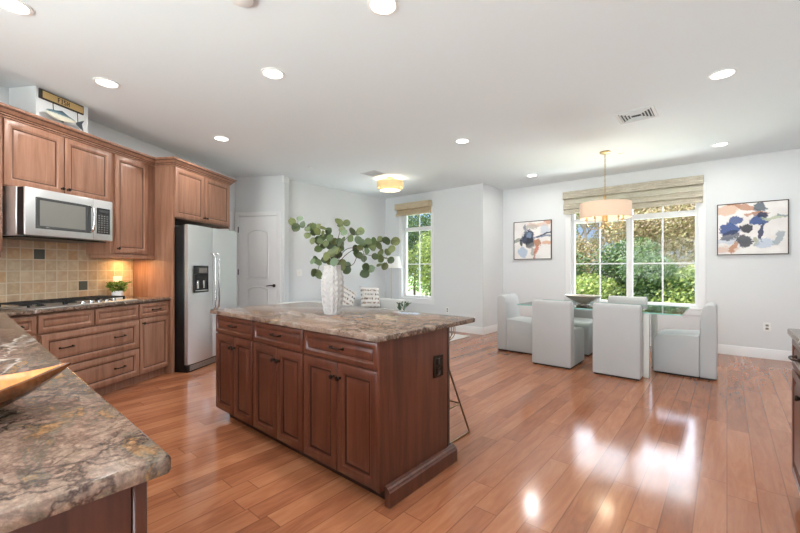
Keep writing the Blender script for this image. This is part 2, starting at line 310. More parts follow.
# ------------------------------------------------------------ mesh building
class MB:
    def __init__(s, mp=None): s.v = []; s.f = []; s.mp = mp; s.g = set()
    def add(s, vs, fs):
        n = len(s.v); s.v += [tuple(s.mp(*p)) if s.mp else tuple(p) for p in vs]; s.f += [tuple(i + n for i in f) for f in fs]; return s
    def box(s, x0, x1, y0, y1, z0, z1, bev=0, seg=1):
        b = bmesh.new(); bmesh.ops.create_cube(b, size=1)
        for v in b.verts: v.co = ((x0 + x1) / 2 + v.co.x * (x1 - x0), (y0 + y1) / 2 + v.co.y * (y1 - y0), (z0 + z1) / 2 + v.co.z * (z1 - z0))
        if bev: bmesh.ops.bevel(b, geom=b.edges[:], offset=bev, segments=seg, profile=.5, affect='EDGES')
        s.take(b); return s
    def take(s, b, mat=None):
        b.verts.index_update()
        s.add([tuple((mat @ v.co) if mat else v.co) for v in b.verts], [tuple(v.index for v in f.verts) for f in b.faces]); b.free()
    def tube(s, pts, r, n=8, closed=False):
        pts = [Vector(p) for p in pts]; N = len(pts); rs = r if isinstance(r, (list, tuple)) else [r] * N
        vs = []; up = None
        for i, p in enumerate(pts):
            if closed: d = pts[(i + 1) % N] - pts[i - 1]
            else: d = pts[min(i + 1, N - 1)] - pts[max(i - 1, 0)]
            d = d.normalized() if d.length > 1e-9 else Vector((0, 0, 1))
            if up is None: up = d.orthogonal().normalized()
            up = (up - d * up.dot(d)); up = up.normalized() if up.length > 1e-6 else d.orthogonal().normalized()
            w = d.cross(up)
            vs += [tuple(p + (up * math.cos(2 * PI * k / n) + w * math.sin(2 * PI * k / n)) * rs[i]) for k in range(n)]
        fs = []
        for i in range(N if closed else N - 1):
            a = i * n; c = ((i + 1) % N) * n
            fs += [(a + k, a + (k + 1) % n, c + (k + 1) % n, c + k) for k in range(n)]
        if not closed: fs += [tuple(range(n - 1, -1, -1)), tuple(range((N - 1) * n, N * n))]
        return s.add(vs, fs)
    def lathe(s, prof, c=(0, 0, 0), n=28, wob=None, axis='z'):
        vs = []; fs = []
        for j, (r, z) in enumerate(prof):
            for k in range(n):
                a = 2 * PI * k / n; rr = r + (wob(j, k, r, z) if wob else 0)
                p = (math.cos(a) * rr, math.sin(a) * rr, z)
                if axis == 'x': p = (p[2], p[0], p[1])
                if axis == 'y': p = (p[0], p[2], p[1])
                vs.append((c[0] + p[0], c[1] + p[1], c[2] + p[2]))
        for j in range(len(prof) - 1):
            fs += [(j * n + k, j * n + (k + 1) % n, (j + 1) * n + (k + 1) % n, (j + 1) * n + k) for k in range(n)]
        if prof[0][0] > 1e-6: fs.append(tuple(range(n - 1, -1, -1)))
        if prof[-1][0] > 1e-6: fs.append(tuple(range((len(prof) - 1) * n, len(prof) * n)))
        return s.add(vs, fs)
    def open_lathe(s, prof, c=(0, 0, 0), n=40, axis='z'):
        k0 = len(s.f); s.lathe(prof, c, n, axis=axis); s.f = [f for i, f in enumerate(s.f) if i < k0 or len(f) <= 4]; return s
    def raised(s, x0, x1, z0, z1, loops):
        """front panel as nested rectangles (inset, outward depth); x across, y outward, z up"""
        vs = []; fs = []
        for ins, d in loops:
            vs += [(x0 + ins, d, z0 + ins), (x1 - ins, d, z0 + ins), (x1 - ins, d, z1 - ins), (x0 + ins, d, z1 - ins)]
        L = len(loops)
        for i in range(L - 1):
            if i == 5: s.g |= set(range(len(s.f) + len(fs), len(s.f) + len(fs) + 4))
            fs += [(i * 4 + k, i * 4 + (k + 1) % 4, i * 4 + 4 + (k + 1) % 4, i * 4 + 4 + k) for k in range(4)]
        fs.append(tuple((L - 1) * 4 + k for k in range(4))); fs.append((3, 2, 1, 0))
        return s.add(vs, fs)
    def prism(s, poly, z0, z1, bev=0, seg=2):
        b = bmesh.new(); vs = [b.verts.new((x, y, z0)) for x, y in poly]; f = b.faces.new(vs)
        r = bmesh.ops.extrude_face_region(b, geom=[f])
        for v in r['geom']:
            if isinstance(v, bmesh.types.BMVert): v.co.z = z1
        bmesh.ops.recalc_face_normals(b, faces=b.faces[:])
        if bev: bmesh.ops.bevel(b, geom=b.edges[:], offset=bev, segments=seg, profile=.5, affect='EDGES')
        s.take(b); return s
    def build(s, name, mat, parent=None, base=None, angle=38, loc=None):
        me = bpy.data.meshes.new(name); o = bpy.data.objects.new(name, me)
        bx = base if base is not None else (parent['_b'] if parent is not None and '_b' in parent else (0, 0, 0))
        me.from_pydata([(x - bx[0], y - bx[1], z - bx[2]) for x, y, z in s.v], [], s.f)
        b = bmesh.new(); b.from_mesh(me); bmesh.ops.recalc_face_normals(b, faces=b.faces[:]) if len(s.f) < 4000 else None; b.to_mesh(me); b.free()
        me.shade_smooth(); me.set_sharp_from_angle(angle=math.radians(angle))
        me.materials.append(mat if not isinstance(mat, str) else M[mat]); COL.objects.link(o)
        if s.g and mat in ('maple', 'cherry'):
            me.materials.append(M['glaze' if mat == 'maple' else 'glaze_dark'])
            for i in s.g: me.polygons[i].material_index = 1
        if parent is not None:
            o.parent = parent; o['_b'] = tuple(bx)
        else:
            o['_b'] = tuple(bx)
        return o
KR = Matrix.Rotation(KD, 4, 'Z')
def place(o, base, frame='M', rot=0):
    p = KR @ Vector(base) if frame == 'K' else Vector(base)
    o.location = p; o.rotation_euler = (0, 0, (KD if frame == 'K' else 0) + rot)
def tag(o, label, cat, group=None, kind=None):
    o['label'] = label; o['category'] = cat
    if group: o['group'] = group
    if kind: o['kind'] = kind
    return o
def thing(name, label, cat, base=(0, 0, 0), frame='M', group=None, kind=None, rot=0):
    """Empty at the thing's base; its parts are written in the frame's own coordinates (base subtracted)"""
    o = bpy.data.objects.new(name, None); COL.objects.link(o); o.empty_display_size = .1; o['_b'] = tuple(base)
    place(o, base, frame, rot); return tag(o, label, cat, group, kind)
def local(name, label, cat, loc, frame='M', rot=0, group=None, kind=None):
    """Empty whose parts are written about its own origin"""
    o = bpy.data.objects.new(name, None); COL.objects.link(o); o.empty_display_size = .1; o['_b'] = (0, 0, 0)
    place(o, loc, frame, rot); return tag(o, label, cat, group, kind)
def solo(mb, name, mat, label, cat, base, frame='M', group=None, rot=0):
    o = mb.build(name, mat, None, base); place(o, base, frame, rot); return tag(o, label, cat, group)
def struct(mb, name, mat, frame='M', base=(0, 0, 0)):
    o = mb.build(name, mat, None, base); place(o, base, frame); o['kind'] = 'structure'; return o
def copy_tree(o, parent=None):
    c = o.copy(); COL.objects.link(c)
    if parent is not None: c.parent = parent
    for ch in [x for x in bpy.data.objects if x.parent == o]: copy_tree(ch, c)
    return c
def arc(cx, cy, r, a0, a1, n, f): return [f(cx + r * math.cos(a0 + (a1 - a0) * i / n), cy + r * math.sin(a0 + (a1 - a0) * i / n)) for i in range(n + 1)]

# ------------------------------------------------------------ the room shell (main frame)
CE = 2.858; WX0, WX1 = -6.0, 1.0; WY = 7.35; SY = 6.5; JX = -3.5
KW = -3.99                       # cooking wall plane, K frame (x = across, y = along)
k2m = lambda x, y: tuple((KR @ Vector((x, y, 0)))[:2])
f = MB().add([(-9, BACKY - .2, 0), (1.3, BACKY - .2, 0), (1.3, 7.6, 0), (-9, 7.6, 0), (-9, BACKY - .2, -.15), (1.3, BACKY - .2, -.15), (1.3, 7.6, -.15), (-9, 7.6, -.15)],
             [(0, 1, 2, 3), (7, 6, 5, 4), (0, 4, 5, 1), (1, 5, 6, 2), (2, 6, 7, 3), (3, 7, 4, 0)])
struct(f, 'floor', 'floor')
struct(MB().box(-9, 1.3, BACKY - .2, 7.6, CE, CE + .25), 'ceiling', 'ceil')
def wall_open(mp, a0, a1, holes, th=.16, z1=CE):
    """wall panel in (a, n, z): n from 0 (room face) to th (outside) with rectangular holes"""
    mb = MB(mp); xs = sorted({a0, a1} | {h[0] for h in holes} | {h[1] for h in holes}); zs = sorted({0, z1} | {h[2] for h in holes} | {h[3] for h in holes})
    for i in range(len(xs) - 1):
        j = 0
        while j < len(zs) - 1:
            if any(h[0] <= (xs[i] + xs[i + 1]) / 2 <= h[1] and h[2] <= (zs[j] + zs[j + 1]) / 2 <= h[3] for h in holes): j += 1; continue
            k = j
            while k + 1 < len(zs) - 1 and not any(h[0] <= (xs[i] + xs[i + 1]) / 2 <= h[1] and h[2] <= (zs[k + 1] + zs[k + 2]) / 2 <= h[3] for h in holes): k += 1
            mb.box(xs[i], xs[i + 1], 0, th, zs[j], zs[k + 1]); j = k + 1
    return mb
wy = lambda y: (lambda a, n, z: (a, y + n, z))
struct(wall_open(wy(WY), JX - .16, WX1 + .16, [(-2.17, -.33, .64, 2.46)]), 'wall_dining', 'wall')
struct(wall_open(wy(SY), WX0 - .16, JX, [(-5.50, -4.70, .60, 2.48)]), 'wall_living_window', 'wall')
struct(MB().box(JX - .16, JX, SY + .16, WY, 0, CE), 'wall_jog', 'wall')
struct(MB().box(WX0 - .16, WX0, 3.77, SY, 0, CE), 'wall_living', 'wall')
struct(MB().box(WX1, WX1 + .16, BACKY, WY, 0, CE), 'wall_right', 'wall')
struct(wall_open(lambda a, n, z: (a, BACKY - n, z), -7.2, WX1 + .16, [(-3.7, .5, .12, 2.5)]), 'wall_back', 'wall')
PU = 6.16
struct(MB().box(KW - .16, KW, -.2, PU, 0, CE), 'wall_cooking', 'wall', 'K')
struct(MB().box(KW - .2, -3.06, PU, PU + .16, 0, CE), 'wall_pantry', 'wall', 'K')
p0, p1 = k2m(KW, -.2), k2m(KW, -.2)
struct(MB().box(-7.2, -7.04, BACKY, 1.0, 0, CE), 'wall_left', 'wall')
struct(MB().box(-7.1, p0[0] + .1, p0[1] - .05, p0[1] + .11, 0, CE), 'wall_nook', 'wall')
struct(MB().box(KW, -3.70, 2.768, 3.237, 2.497, CE), 'wall_chase', 'wall', 'K')
# baseboards
def baseb(mp, a0, a1, name):
    mb = MB(mp); prof = [(0, 0), (.016, 0), (.016, .10), (.010, .118), (.008, .132), (0, .136)]
    vs = [(a0, p, z) for p, z in prof] + [(a1, p, z) for p, z in prof]; n = len(prof)
    mb.add(vs, [(i, i + 1, n + i + 1, n + i) for i in range(n - 1)] + [tuple(range(n)), tuple(range(2 * n - 1, n - 1, -1))]); struct(mb, name, 'trim')
baseb(lambda a, n, z: (a, WY - n, z), JX, WX1, 'baseboard_dining')
baseb(lambda a, n, z: (a, SY - n, z), WX0, JX, 'baseboard_living_window')
baseb(lambda a, n, z: (JX + n, a, z), SY, WY, 'baseboard_jog')
baseb(lambda a, n, z: (WX0 + n, a, z), 3.9, SY, 'baseboard_living')
baseb(lambda a, n, z: (WX1 - n, a, z), BACKY, WY, 'baseboard_right')
baseb(lambda a, n, z: (a, BACKY + n, z), -6, -3.8, 'baseboard_back')
# ceiling line bead at the pantry corner
struct(MB().box(-3.10, -3.055, PU - .012, PU + .17, 2.74, CE), 'trim_1', 'trim', 'K')

# ------------------------------------------------------------ windows
def window(name, mp, x0, x1, z0, z1, units, sashz, hz, depth=.09, cas=.09, handle=True):
    root = bpy.data.objects.new(name, None); COL.objects.link(root); root['kind'] = 'structure'; root['_b'] = (0, 0, 0)
    c = MB(mp)                                             # casing around the opening on the room face
    c.box(x0 - cas, x0, -.018, 0, z0 - .02, z1 + cas, .004); c.box(x1, x1 + cas, -.018, 0, z0 - .02, z1 + cas, .004); c.box(x0, x1, -.018, 0, z1, z1 + cas, .004)
    c.box(x0 - cas, x1 + cas, -.016, 0, z0 - .10, z0 - .021, .004); c.build('casing', 'trim', root)
    MB(mp).box(x0 - cas - .01, x1 + cas + .01, -.03, depth, z0 - .02, z0 + .012, .005).build('sill', 'trim', root)
    w = (x1 - x0) / units
    for u in range(units):
        a, b = x0 + u * w, x0 + (u + 1) * w; fr = MB(mp); t = .045
        fr.box(a, a + t, depth - .03, depth + .045, z0, z1, .004); fr.box(b - t, b, depth - .03, depth + .045, z0, z1, .004)
        fr.box(a + t, b - t, depth - .03, depth + .045, z0 + .012, z0 + .06, .004); fr.box(a + t, b - t, depth - .03, depth + .045, z1 - t, z1, .004)
        fr.box(a + t, b - t, depth - .03, depth + .045, sashz, sashz + .085, .004); f = fr.build('window_frame', 'trim', root)
        mu = MB(mp); mx = (a + b) / 2
        mu.box(mx - .011, mx + .011, depth, depth + .024, z0 + .06, sashz, .003); mu.box(mx - .011, mx + .011, depth, depth + .024, sashz + .085, z1 - t, .003)
        mu.box(a + t, mx - .0111, depth, depth + .024, hz - .011, hz + .011, .003); mu.box(mx + .0111, b - t, depth, depth + .024, hz - .011, hz + .011, .003)
        mu.build('muntin', 'trim', f)
        MB(mp).box(a + t, b - t, depth + .010, depth + .014, z0 + .06, z1 - t).build('pane', 'glass', f)
        if handle:
            MB(mp).box(mx - .05, mx + .05, depth - .05, depth - .03, z0 + .02, z0 + .035, .004).tube([(mx - .04, depth - .055, z0 + .035), (mx + .03, depth - .06, z0 + .045)], .006).build('crank_handle', 'steel', f)
    return root
window('window_1', wy(WY), -2.17, -.33, .64, 2.46, 2, 2.07, 1.335)
window('window_2', wy(SY), -5.50, -4.70, .60, 2.48, 1, 2.07, 1.345, .11, .07)
window('window_added_back', lambda a, n, z: (a, BACKY - n, z), -3.7, .5, .12, 2.5, 4, 2.0, 1.1, .09, .09, False)  # unseen glazing added in the back wall to let fill light in

def roman(name, label, cx, w, y, z0, z1, mat, rows, depth, group=None, lit=None):
    """woven shade pulled up: overlapping hanging folds in front of a top board"""
    r = thing(name, label, 'window shade', (cx, y, z0), 'M', group)
    MB().box(cx - w / 2, cx + w / 2, y - depth, y - .004, z1 - .13, z1, .004).build('valance', mat, r)
    zz = z1 - .12; h = (zz - z0) / rows
    for i in range(rows):
        a, b = zz - i * h, zz - (i + 1) * h - .012
        d0 = depth * (.45 if i < 1 else .62 + .1 * (i % 2))
        pr = [(-.004 - .012, a), (-d0 * .8, a - .01), (-d0, (a + b) / 2), (-d0 - .012, b + .01), (-d0, b), (-d0 + .012, b + .006), (-.016, b + .03)]
        mb = MB(); n = len(pr); x0, x1 = cx - w / 2 + .008, cx + w / 2 - .008
        mb.add([(x0, y + p, max(z, z0)) for p, z in pr] + [(x1, y + p, max(z, z0)) for p, z in pr], [(k, (k + 1) % n, n + (k + 1) % n, n + k) for k in range(n)] + [tuple(range(n)), tuple(range(2 * n - 1, n - 1, -1))])
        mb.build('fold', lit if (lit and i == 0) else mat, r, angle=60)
    return r
roman('woven_shade', 'wide ivory woven roman shade gathered above the dining window', -1.275, 2.02, WY - .018, 2.235, 2.645, 'blind', 3, .09, lit='blindlit')
roman('woven_shade', 'small tan woven roman shade above the narrow living room window', -5.13, .93, SY - .018, 2.40, 2.665, 'blind2', 2, .13)

# ------------------------------------------------------------ pantry door (K frame, faces -y)
mk = lambda a, n, z: (a, PU - n, z)
d = bpy.data.objects.new('door_1', None); COL.objects.link(d); place(d, (0, 0, 0), 'K'); d['kind'] = 'structure'; d['_b'] = (0, 0, 0)
MB(mk).box(-3.985, -3.915, 0, .022, 0, 2.235, .005).box(-3.185, -3.115, 0, .022, 0, 2.235, .005).box(-3.915, -3.185, 0, .022, 2.165, 2.235, .005).build('door_frame', 'trim', d)
slab = MB(mk).box(-3.910, -3.190, .001, .012, .01, 2.158, .002)
def arch_panel(mb, x0, x1, z0, zt, rise_b, rise_t, d0):
    def loop(ins, dep):
        X0, X1 = x0 + ins, x1 - ins; pts = []
        for i in range(13): s = i / 12; pts.append((X0 + (X1 - X0) * s, dep, z0 + ins + rise_b * math.sin(PI * s)))
        for i in range(13): s = 1 - i / 12; pts.append((X0 + (X1 - X0) * s, dep, zt - ins + rise_t * math.sin(PI * s)))
        return pts
    L = [loop(0, d0), loop(.012, d0 + .007), loop(.024, d0), loop(.034, d0 - .0), loop(.055, d0 + .006)]
    n = 26; mb.add([p for l in L for p in l], [(i * n + k, i * n + (k + 1) % n, (i + 1) * n + (k + 1) % n, (i + 1) * n + k) for i in range(4) for k in range(n)] + [tuple(4 * n + k for k in range(n))])
arch_panel(slab, -3.755, -3.345, 1.07, 1.88, -.0, .06, .012)
arch_panel(slab, -3.755, -3.345, .22, .90, 0, .05, .012)
slab.build('door_slab', 'trim', d)
for z in (1.93, 1.19, .3): MB(mk).tube([(-3.913, .026, z - .05), (-3.913, .026, z + .05)], .008).build('hinge', 'bronze', d)
MB(mk).lathe([(.028, 0), (.028, .008), (.012, .012), (.010, .045)], (-3.245, .012, .955), 16, axis='y').tube([(-3.245, .06, .955), (-3.28, .064, .962), (-3.34, .06, .955), (-3.37, .056, .948)], [.011, .009, .008, .006]).build('door_handle', 'bronze', d)
struct(MB(lambda a, n, z: (KW + n, a, z)).box(5.98, 6.05, 0, .022, 0, 2.235, .004).box(5.25, 5.979, 0, .022, 2.165, 2.235, .004), 'trim_2', 'trim', 'K')

# ------------------------------------------------------------ cabinetry helpers
FR = lambda w: [(0, 0), (0, .018), (.003, .020), (w - .012, .020), (w - .006, .014), (w, .012), (w + .010, .009), (w + .014, .010), (w + .034, .018), (w + .036, .018)]
SM = lambda w: [(0, 0), (0, .018), (.003, .020), (w - .008, .020), (w - .002, .013), (w + .006, .009), (w + .010, .010), (w + .022, .017), (w + .024, .017)]
kf = lambda c: (lambda a, n, z: (c + n, a, z))           # faces +x of the K frame
fi = lambda c: (lambda a, n, z: (a, c - n, z))           # faces -y (island)
fx = lambda c: (lambda a, n, z: (c - n, a, z))           # faces -x (sideboard)
def face(mp, x0, x1, z0, z1, w=.055, g=.0025): return MB(mp).raised(x0 + g, x1 - g, z0 + g, z1 - g, FR(w) if min(x1 - x0, z1 - z0) > .25 else SM(w * .72))
def pull(mp, x, z, L=.11):
    p = [(x - L / 2, .018, z), (x - L / 2, .040, z), (x - L / 2 + .014, .047, z), (x, .050, z + .002), (x + L / 2 - .014, .047, z), (x + L / 2, .040, z), (x + L / 2, .018, z)]
    mb = MB(mp).tube(p, [.007, .0055, .005, .006, .005, .0055, .007], 8)
    for s in (-1, 1): mb.lathe([(.010, .0165), (.010, .022), (.006, .026)], (x + s * L / 2, 0, z), 12, axis='y')
    return mb
def knob(mp, x, z): return MB(mp).lathe([(.010, .0165), (.008, .022), (.006, .030), (.012, .038), (.015, .044), (.012, .050), (0, .052)], (x, 0, z), 14, axis='y')

# ------------------------------------------------------------ cooking wall, lower run (K frame)
BF = -3.49
bs = struct(MB().box(KW, KW + .010, 1.0, 4.045, .916, 1.56), 'trim_backsplash', 'tile', 'K', (KW, 0, .916)) if False else None
sp_ = solo(MB().box(KW, KW + .010, .9, 4.045, .916, 1.56), 'tile_backsplash', 'tile', 'tumbled travertine tile backsplash behind the cooktop with slate accents', 'backsplash', (KW, 0, .916), 'K')
T = .1055
for iy, iz in ((28, 4), (32, 1)):
    MB(kf(KW + .010)).box(iy * T + .006, (iy + 1) * T - .006, 0, .003, .916 + iz * T + .006, .916 + (iz + 1) * T - .006, .001).build('accent_tile', 'slate', sp_)
def base_unit(label, u0, u1, mat='maple'):
    t = thing('base_cabinet', label, 'cabinet', (KW + .2, (u0 + u1) / 2, 0), 'K')
    MB().box(KW + .012, BF - .001, u0, u1, .095, .874).build('cabinet_body', mat, t)
    MB().box(KW + .012, BF - .05, u0, u1, 0, .094).build('toe_kick', mat, t)
    return t
m1 = kf(BF)
t = base_unit('low cabinet with small drawer left of the cooktop drawers', 2.12, 2.605)
o = face(m1, 2.15, 2.60, .715, .868).build('drawer', 'maple', t); pull(m1, 2.44, .79).build('handle', 'bronze', o)
o = face(m1, 2.15, 2.60, .10, .705).build('door', 'maple', t); knob(m1, 2.55, .64).build('knob', 'bronze', o)
t = base_unit('wide drawer cabinet directly under the gas cooktop', 2.61, 3.605)
face(m1, 2.615, 3.10, .715, .868).build('false_front', 'maple', t); face(m1, 3.11, 3.60, .715, .868).build('false_front', 'maple', t)
m2 = kf(BF + .012)
MB().box(BF - .001, BF + .011, 2.625, 3.60, .10, .70).build('drawer_frame', 'maple', t)
o = face(m2, 2.63, 3.60, .405, .700, .06).build('drawer', 'maple', t)
for x in (2.83, 3.36): pull(m2, x, .565).build('handle', 'bronze', o)
o = face(m2, 2.63, 3.60, .105, .392, .06).build('drawer', 'maple', t)
for x in (2.83, 3.36): pull(m2, x, .25).build('handle', 'bronze', o)
t = base_unit('cabinet with one drawer over one door next to the refrigerator', 3.61, 4.045)
o = face(m1, 3.615, 4.04, .715, .868).build('drawer', 'maple', t); pull(m1, 3.84, .79).build('handle', 'bronze', o)
o = face(m1, 3.615, 4.04, .10, .705).build('door', 'maple', t); knob(m1, 3.655, .655).build('knob', 'bronze', o)
# continuous L-shaped worktop: cooking run + peninsula (main frame)
cE = k2m(KW + .011, 4.045); cF = k2m(-3.455, 4.045)
dirw = Vector((math.cos(KD), math.sin(KD)))
ix = (-3.455 - .263 * math.sin(KD)) / math.cos(KD)
wx = lambda y: (KW + .011 - y * math.sin(KD)) / math.cos(KD)
top = MB(); b = bmesh.new()
poly = [(-.776, .263), (ix, .263), cF, cE, (wx(-.62), -.62), (-.776, -.62)]
# soften the peninsula's front corner
def rc(p, a, b_, r=.03, n=5):
    p, a, b_ = Vector(p), Vector(a), Vector(b_); u = (a - p).normalized(); v = (b_ - p).normalized(); c = p + (u + v) * r
    out = []
    for i in range(n + 1):
        s = i / n; q = p + u * r * (1 - s) ** 2 + v * r * s ** 2
        out.append(tuple(q))
    return out
poly = rc((-.776, .263), (-.776, -.62), (ix, .263), .014) + poly[1:]
b.free()
top.prism(poly, .882, .914, .006, 2)
solo(top, 'kitchen_worktop', 'granite', 'brown veined granite worktop running from the peninsula along the cooking wall', 'worktop', (-2.2, .1, .882))
# peninsula carcase
t = thing('peninsula_cabinet', 'dark cabinet carrying the near granite peninsula', 'cabinet', (-1.5, -.2, 0))
MB().box(-3.6, -.875, -.55, .215, .1, .881).build('cabinet_body', 'cherry', t)
MB().box(-.874, -.818, .213, .235, 0, .881, .003).build('corner_post', 'cherry', t)
MB().box(-.874, -.824, -.55, .212, 0.0, .881, .002).build('end_panel', 'cherry', t)
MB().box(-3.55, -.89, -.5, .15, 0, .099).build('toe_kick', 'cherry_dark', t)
pm = lambda a, n, z: (a, .216 + n, z)
for a in (-1.35, -1.85, -2.35, -2.85): face(pm, a, a + .46, .11, .86).build('door', 'cherry', t)

# gas cooktop
CT = .9142
t = thing('gas_cooktop', 'stainless gas cooktop with black grates set into the granite', 'cooktop', (-3.7, 3.1, CT), 'K')
MB().box(-3.93, -3.475, 2.60, 3.60, CT, CT + .012, .005, 2).build('tray', 'steel_h', t)
for i in range(3):
    a = 2.64 + i * .31; g = MB(); z = CT + .042
    for yy in (a, a + .29): g.box(-3.91, -3.60, yy - .006, yy + .006, z - .008, z + .006, .002)
    for xx in (-3.91, -3.755, -3.60): g.box(xx - .006, xx + .006, a - .005, a + .295, z - .007, z + .007, .002)
    for yy in (a + .09, a + .2): g.box(-3.90, -3.61, yy - .005, yy + .005, z - .006, z + .005, .002)
    for xx in (-3.905, -3.605):
        for yy in (a, a + .29): g.box(xx - .007, xx + .007, yy - .007, yy + .007, CT + .012, z)
    g.build('grate', 'iron', t)
for xx, yy, r in ((-3.83, 2.78, .045), (-3.67, 2.78, .035), (-3.75, 3.10, .055), (-3.83, 3.41, .035), (-3.67, 3.41, .045)):
    MB().lathe([(r, CT + .0121), (r, CT + .018), (r * .7, CT + .022), (r * .68, CT + .026), (0, CT + .027)], (xx, yy, 0), 18).build('burner', 'iron', t)
for yy in (3.04, 3.12, 3.20, 3.28, 3.36):
    MB().lathe([(.020, CT + .0121), (.019, CT + .03), (.016, CT + .034), (0, CT + .034)], (-3.53, yy, 0), 16).build('knob', 'chrome', t)
# small potted herb
def leafy(center, n, rx, rz, size, seed, up=.3):
    r = random.Random(seed); mb = MB()
    for i in range(n):
        a = r.uniform(0, 2 * PI); rr = math.sqrt(r.random()); h = r.random()
        p = Vector((math.cos(a) * rr * rx * (.45 + .55 * h), math.sin(a) * rr * rx * (.45 + .55 * h), h * rz)) + Vector(center)
        d = Vector((math.cos(a) + r.uniform(-.5, .5), math.sin(a) + r.uniform(-.5, .5), r.uniform(-.2, 1) + up)).normalized()
        w = d.cross(Vector((r.uniform(-1, 1), r.uniform(-1, 1), r.uniform(-1, 1)))).normalized(); s = size * r.uniform(.6, 1.2)
        nn = d.cross(w) * s * .15
        mb.add([tuple(p), tuple(p + d * s * .5 + w * s * .3 + nn), tuple(p + d * s), tuple(p + d * s * .5 - w * s * .3 + nn)], [(0, 1, 2, 3)])
    return mb
t = thing('potted_herb', 'small leafy herb in a square white pot beside the cooktop', 'potted plant', (-3.84, 3.70, CT), 'K')
MB().lathe([(.048, CT), (.052, CT + .004), (.056, CT + .09), (.050, CT + .09), (.048, CT + .075), (0, CT + .075)], (-3.84, 3.70, 0), 24).build('pot', 'white', t)
leafy((-3.84, 3.70, CT + .075), 230, .10, .10, .045, 4).build('leaves', 'herb', t)
# outlet on the backsplash
t = thing('power_outlet', 'cream outlet plate on the tiled backsplash above the potted herb', 'outlet', (KW + .01, 3.83, 1.03), 'K')
pk = kf(KW + .0105)
MB(pk).box(3.775, 3.890, 0, .006, 1.035, 1.165, .002).build('cover_plate', 'white', t)
for x in (3.808, 3.857): MB(pk).box(x - .014, x + .014, .006, .008, 1.07, 1.13, .002).build('receptacle', 'white', t)

# ------------------------------------------------------------ upper run (K frame)
UF = -3.68; ZT = 2.475
u1 = kf(UF)
t = thing('upper_cabinet', 'maple upper cabinet at the left edge, left of the microwave', 'cabinet', (KW, 2.1, 1.38), 'K')
MB().box(KW, UF - .001, 1.75, 2.50, 1.38, ZT + .02).build('cabinet_body', 'maple', t)
face(u1, 2.13, 2.498, 1.39, ZT).build('door', 'maple', t); face(u1, 1.755, 2.125, 1.39, ZT).build('door', 'maple', t)
MB().box(KW, UF + .012, 1.75, 2.495, 1.345, 1.379, .004).build('light_rail', 'maple', t)
t = thing('upper_cabinet', 'maple two-door upper cabinet above the microwave', 'cabinet', (KW, 3.0, 1.94), 'K')
MB().box(KW, UF - .001, 2.503, 3.458, 1.925, ZT + .02).build('cabinet_body', 'maple', t)
o = face(u1, 2.506, 2.976, 1.935, ZT, .06).build('door', 'maple', t); knob(u1, 2.952, 1.99).build('knob', 'bronze', o)
o = face(u1, 2.982, 3.456, 1.935, ZT, .06).build('door', 'maple', t); knob(u1, 3.006, 1.99).build('knob', 'bronze', o)
t = thing('upper_cabinet', 'tall maple upper cabinet between the microwave and the refrigerator', 'cabinet', (KW, 3.75, 1.38), 'K')
MB().box(KW, UF - .001, 3.461, 4.045, 1.405, ZT + .02).build('cabinet_body', 'maple', t)
o = face(u1, 3.50, 3.93, 1.42, ZT, .06).build('door', 'maple', t); knob(u1, 3.53, 1.47).build('knob', 'bronze', o)
MB().box(KW + .05, UF + .014, 3.461, 4.04, 1.365, 1.404, .005).build('light_rail', 'maple', t)
MB().box(KW + .14, KW + .22, 3.74, 3.86, 1.385, 1.404, .002).build('puck_light', 'bulb', t)
o = lamp('AREA', 'under_cabinet_glow', tuple(KR @ Vector((KW + .16, 3.85, 1.36))), 2.6, (1, .58, .22), .10)
# refrigerator surround
FF = -3.43
t = thing('refrigerator_surround', 'maple side panel and two-door cabinet boxed around the refrigerator', 'cabinet', (KW, 4.5, 0), 'K')
MB().box(KW, FF, 4.048, 4.070, 0, ZT + .02).build('side_panel', 'maple', t)
MB().box(KW, FF, 5.125, 5.145, 1.84, ZT + .02).build('side_panel', 'maple', t)
MB().box(KW, FF - .001, 4.071, 5.124, 1.86, ZT + .02).build('cabinet_body', 'maple', t)
u2 = kf(FF)
o = face(u2, 4.06, 4.585, 1.87, ZT, .06).build('door', 'maple', t); knob(u2, 4.562, 1.92).build('knob', 'bronze', o)
o = face(u2, 4.59, 5.135, 1.87, ZT, .06).build('door', 'maple', t); knob(u2, 4.614, 1.92).build('knob', 'bronze', o)
# crown moulding following the run
def sweep(path, prof, name, mat, label, z0, fr='K'):
    pts = [Vector(p) for p in path]; mb = MB(); n = len(prof); N = len(pts); offs = []
    for i, p in enumerate(pts):
        d0 = (pts[i] - pts[i - 1]).normalized() if i else None; d1 = (pts[i + 1] - pts[i]).normalized() if i < N - 1 else None
        r = lambda d: Vector((d.y, -d.x))
        if d0 is None: m = r(d1)
        elif d1 is None: m = r(d0)
        else:
            m = (r(d0) + r(d1)); m = m / (m.length ** 2) * 2
        offs.append(m)
    vs = [(p.x + offs[i].x * o_, p.y + offs[i].y * o_, z0 + z) for i, p in enumerate(pts) for o_, z in prof]
    mb.add(vs, [(i * n + k, i * n + (k + 1) % n, (i + 1) * n + (k + 1) % n, (i + 1) * n + k) for i in range(N - 1) for k in range(n)] + [tuple(range(n - 1, -1, -1)), tuple((N - 1) * n + k for k in range(n))])
    for i in range(N - 1):
        for k in (2, 4, 7): mb.g.add(i * n + k)
    return solo(mb, name, mat, label, 'moulding', (path[0][0], path[0][1], z0), fr)
cp = [(0, 0), (.016, 0), (.018, .012), (.028, .016), (.030, .026), (.038, .032), (.048, .046), (.060, .056), (.062, .066), (.072, .070), (.074, .088), (0, .088)]
sweep([(UF, 1.75), (UF, 4.048), (FF, 4.048), (FF, 5.146), (KW + .03, 5.146)], cp, 'crown_moulding', 'maple', 'stepped maple crown moulding along the top of the upper cabinets', ZT + .005)

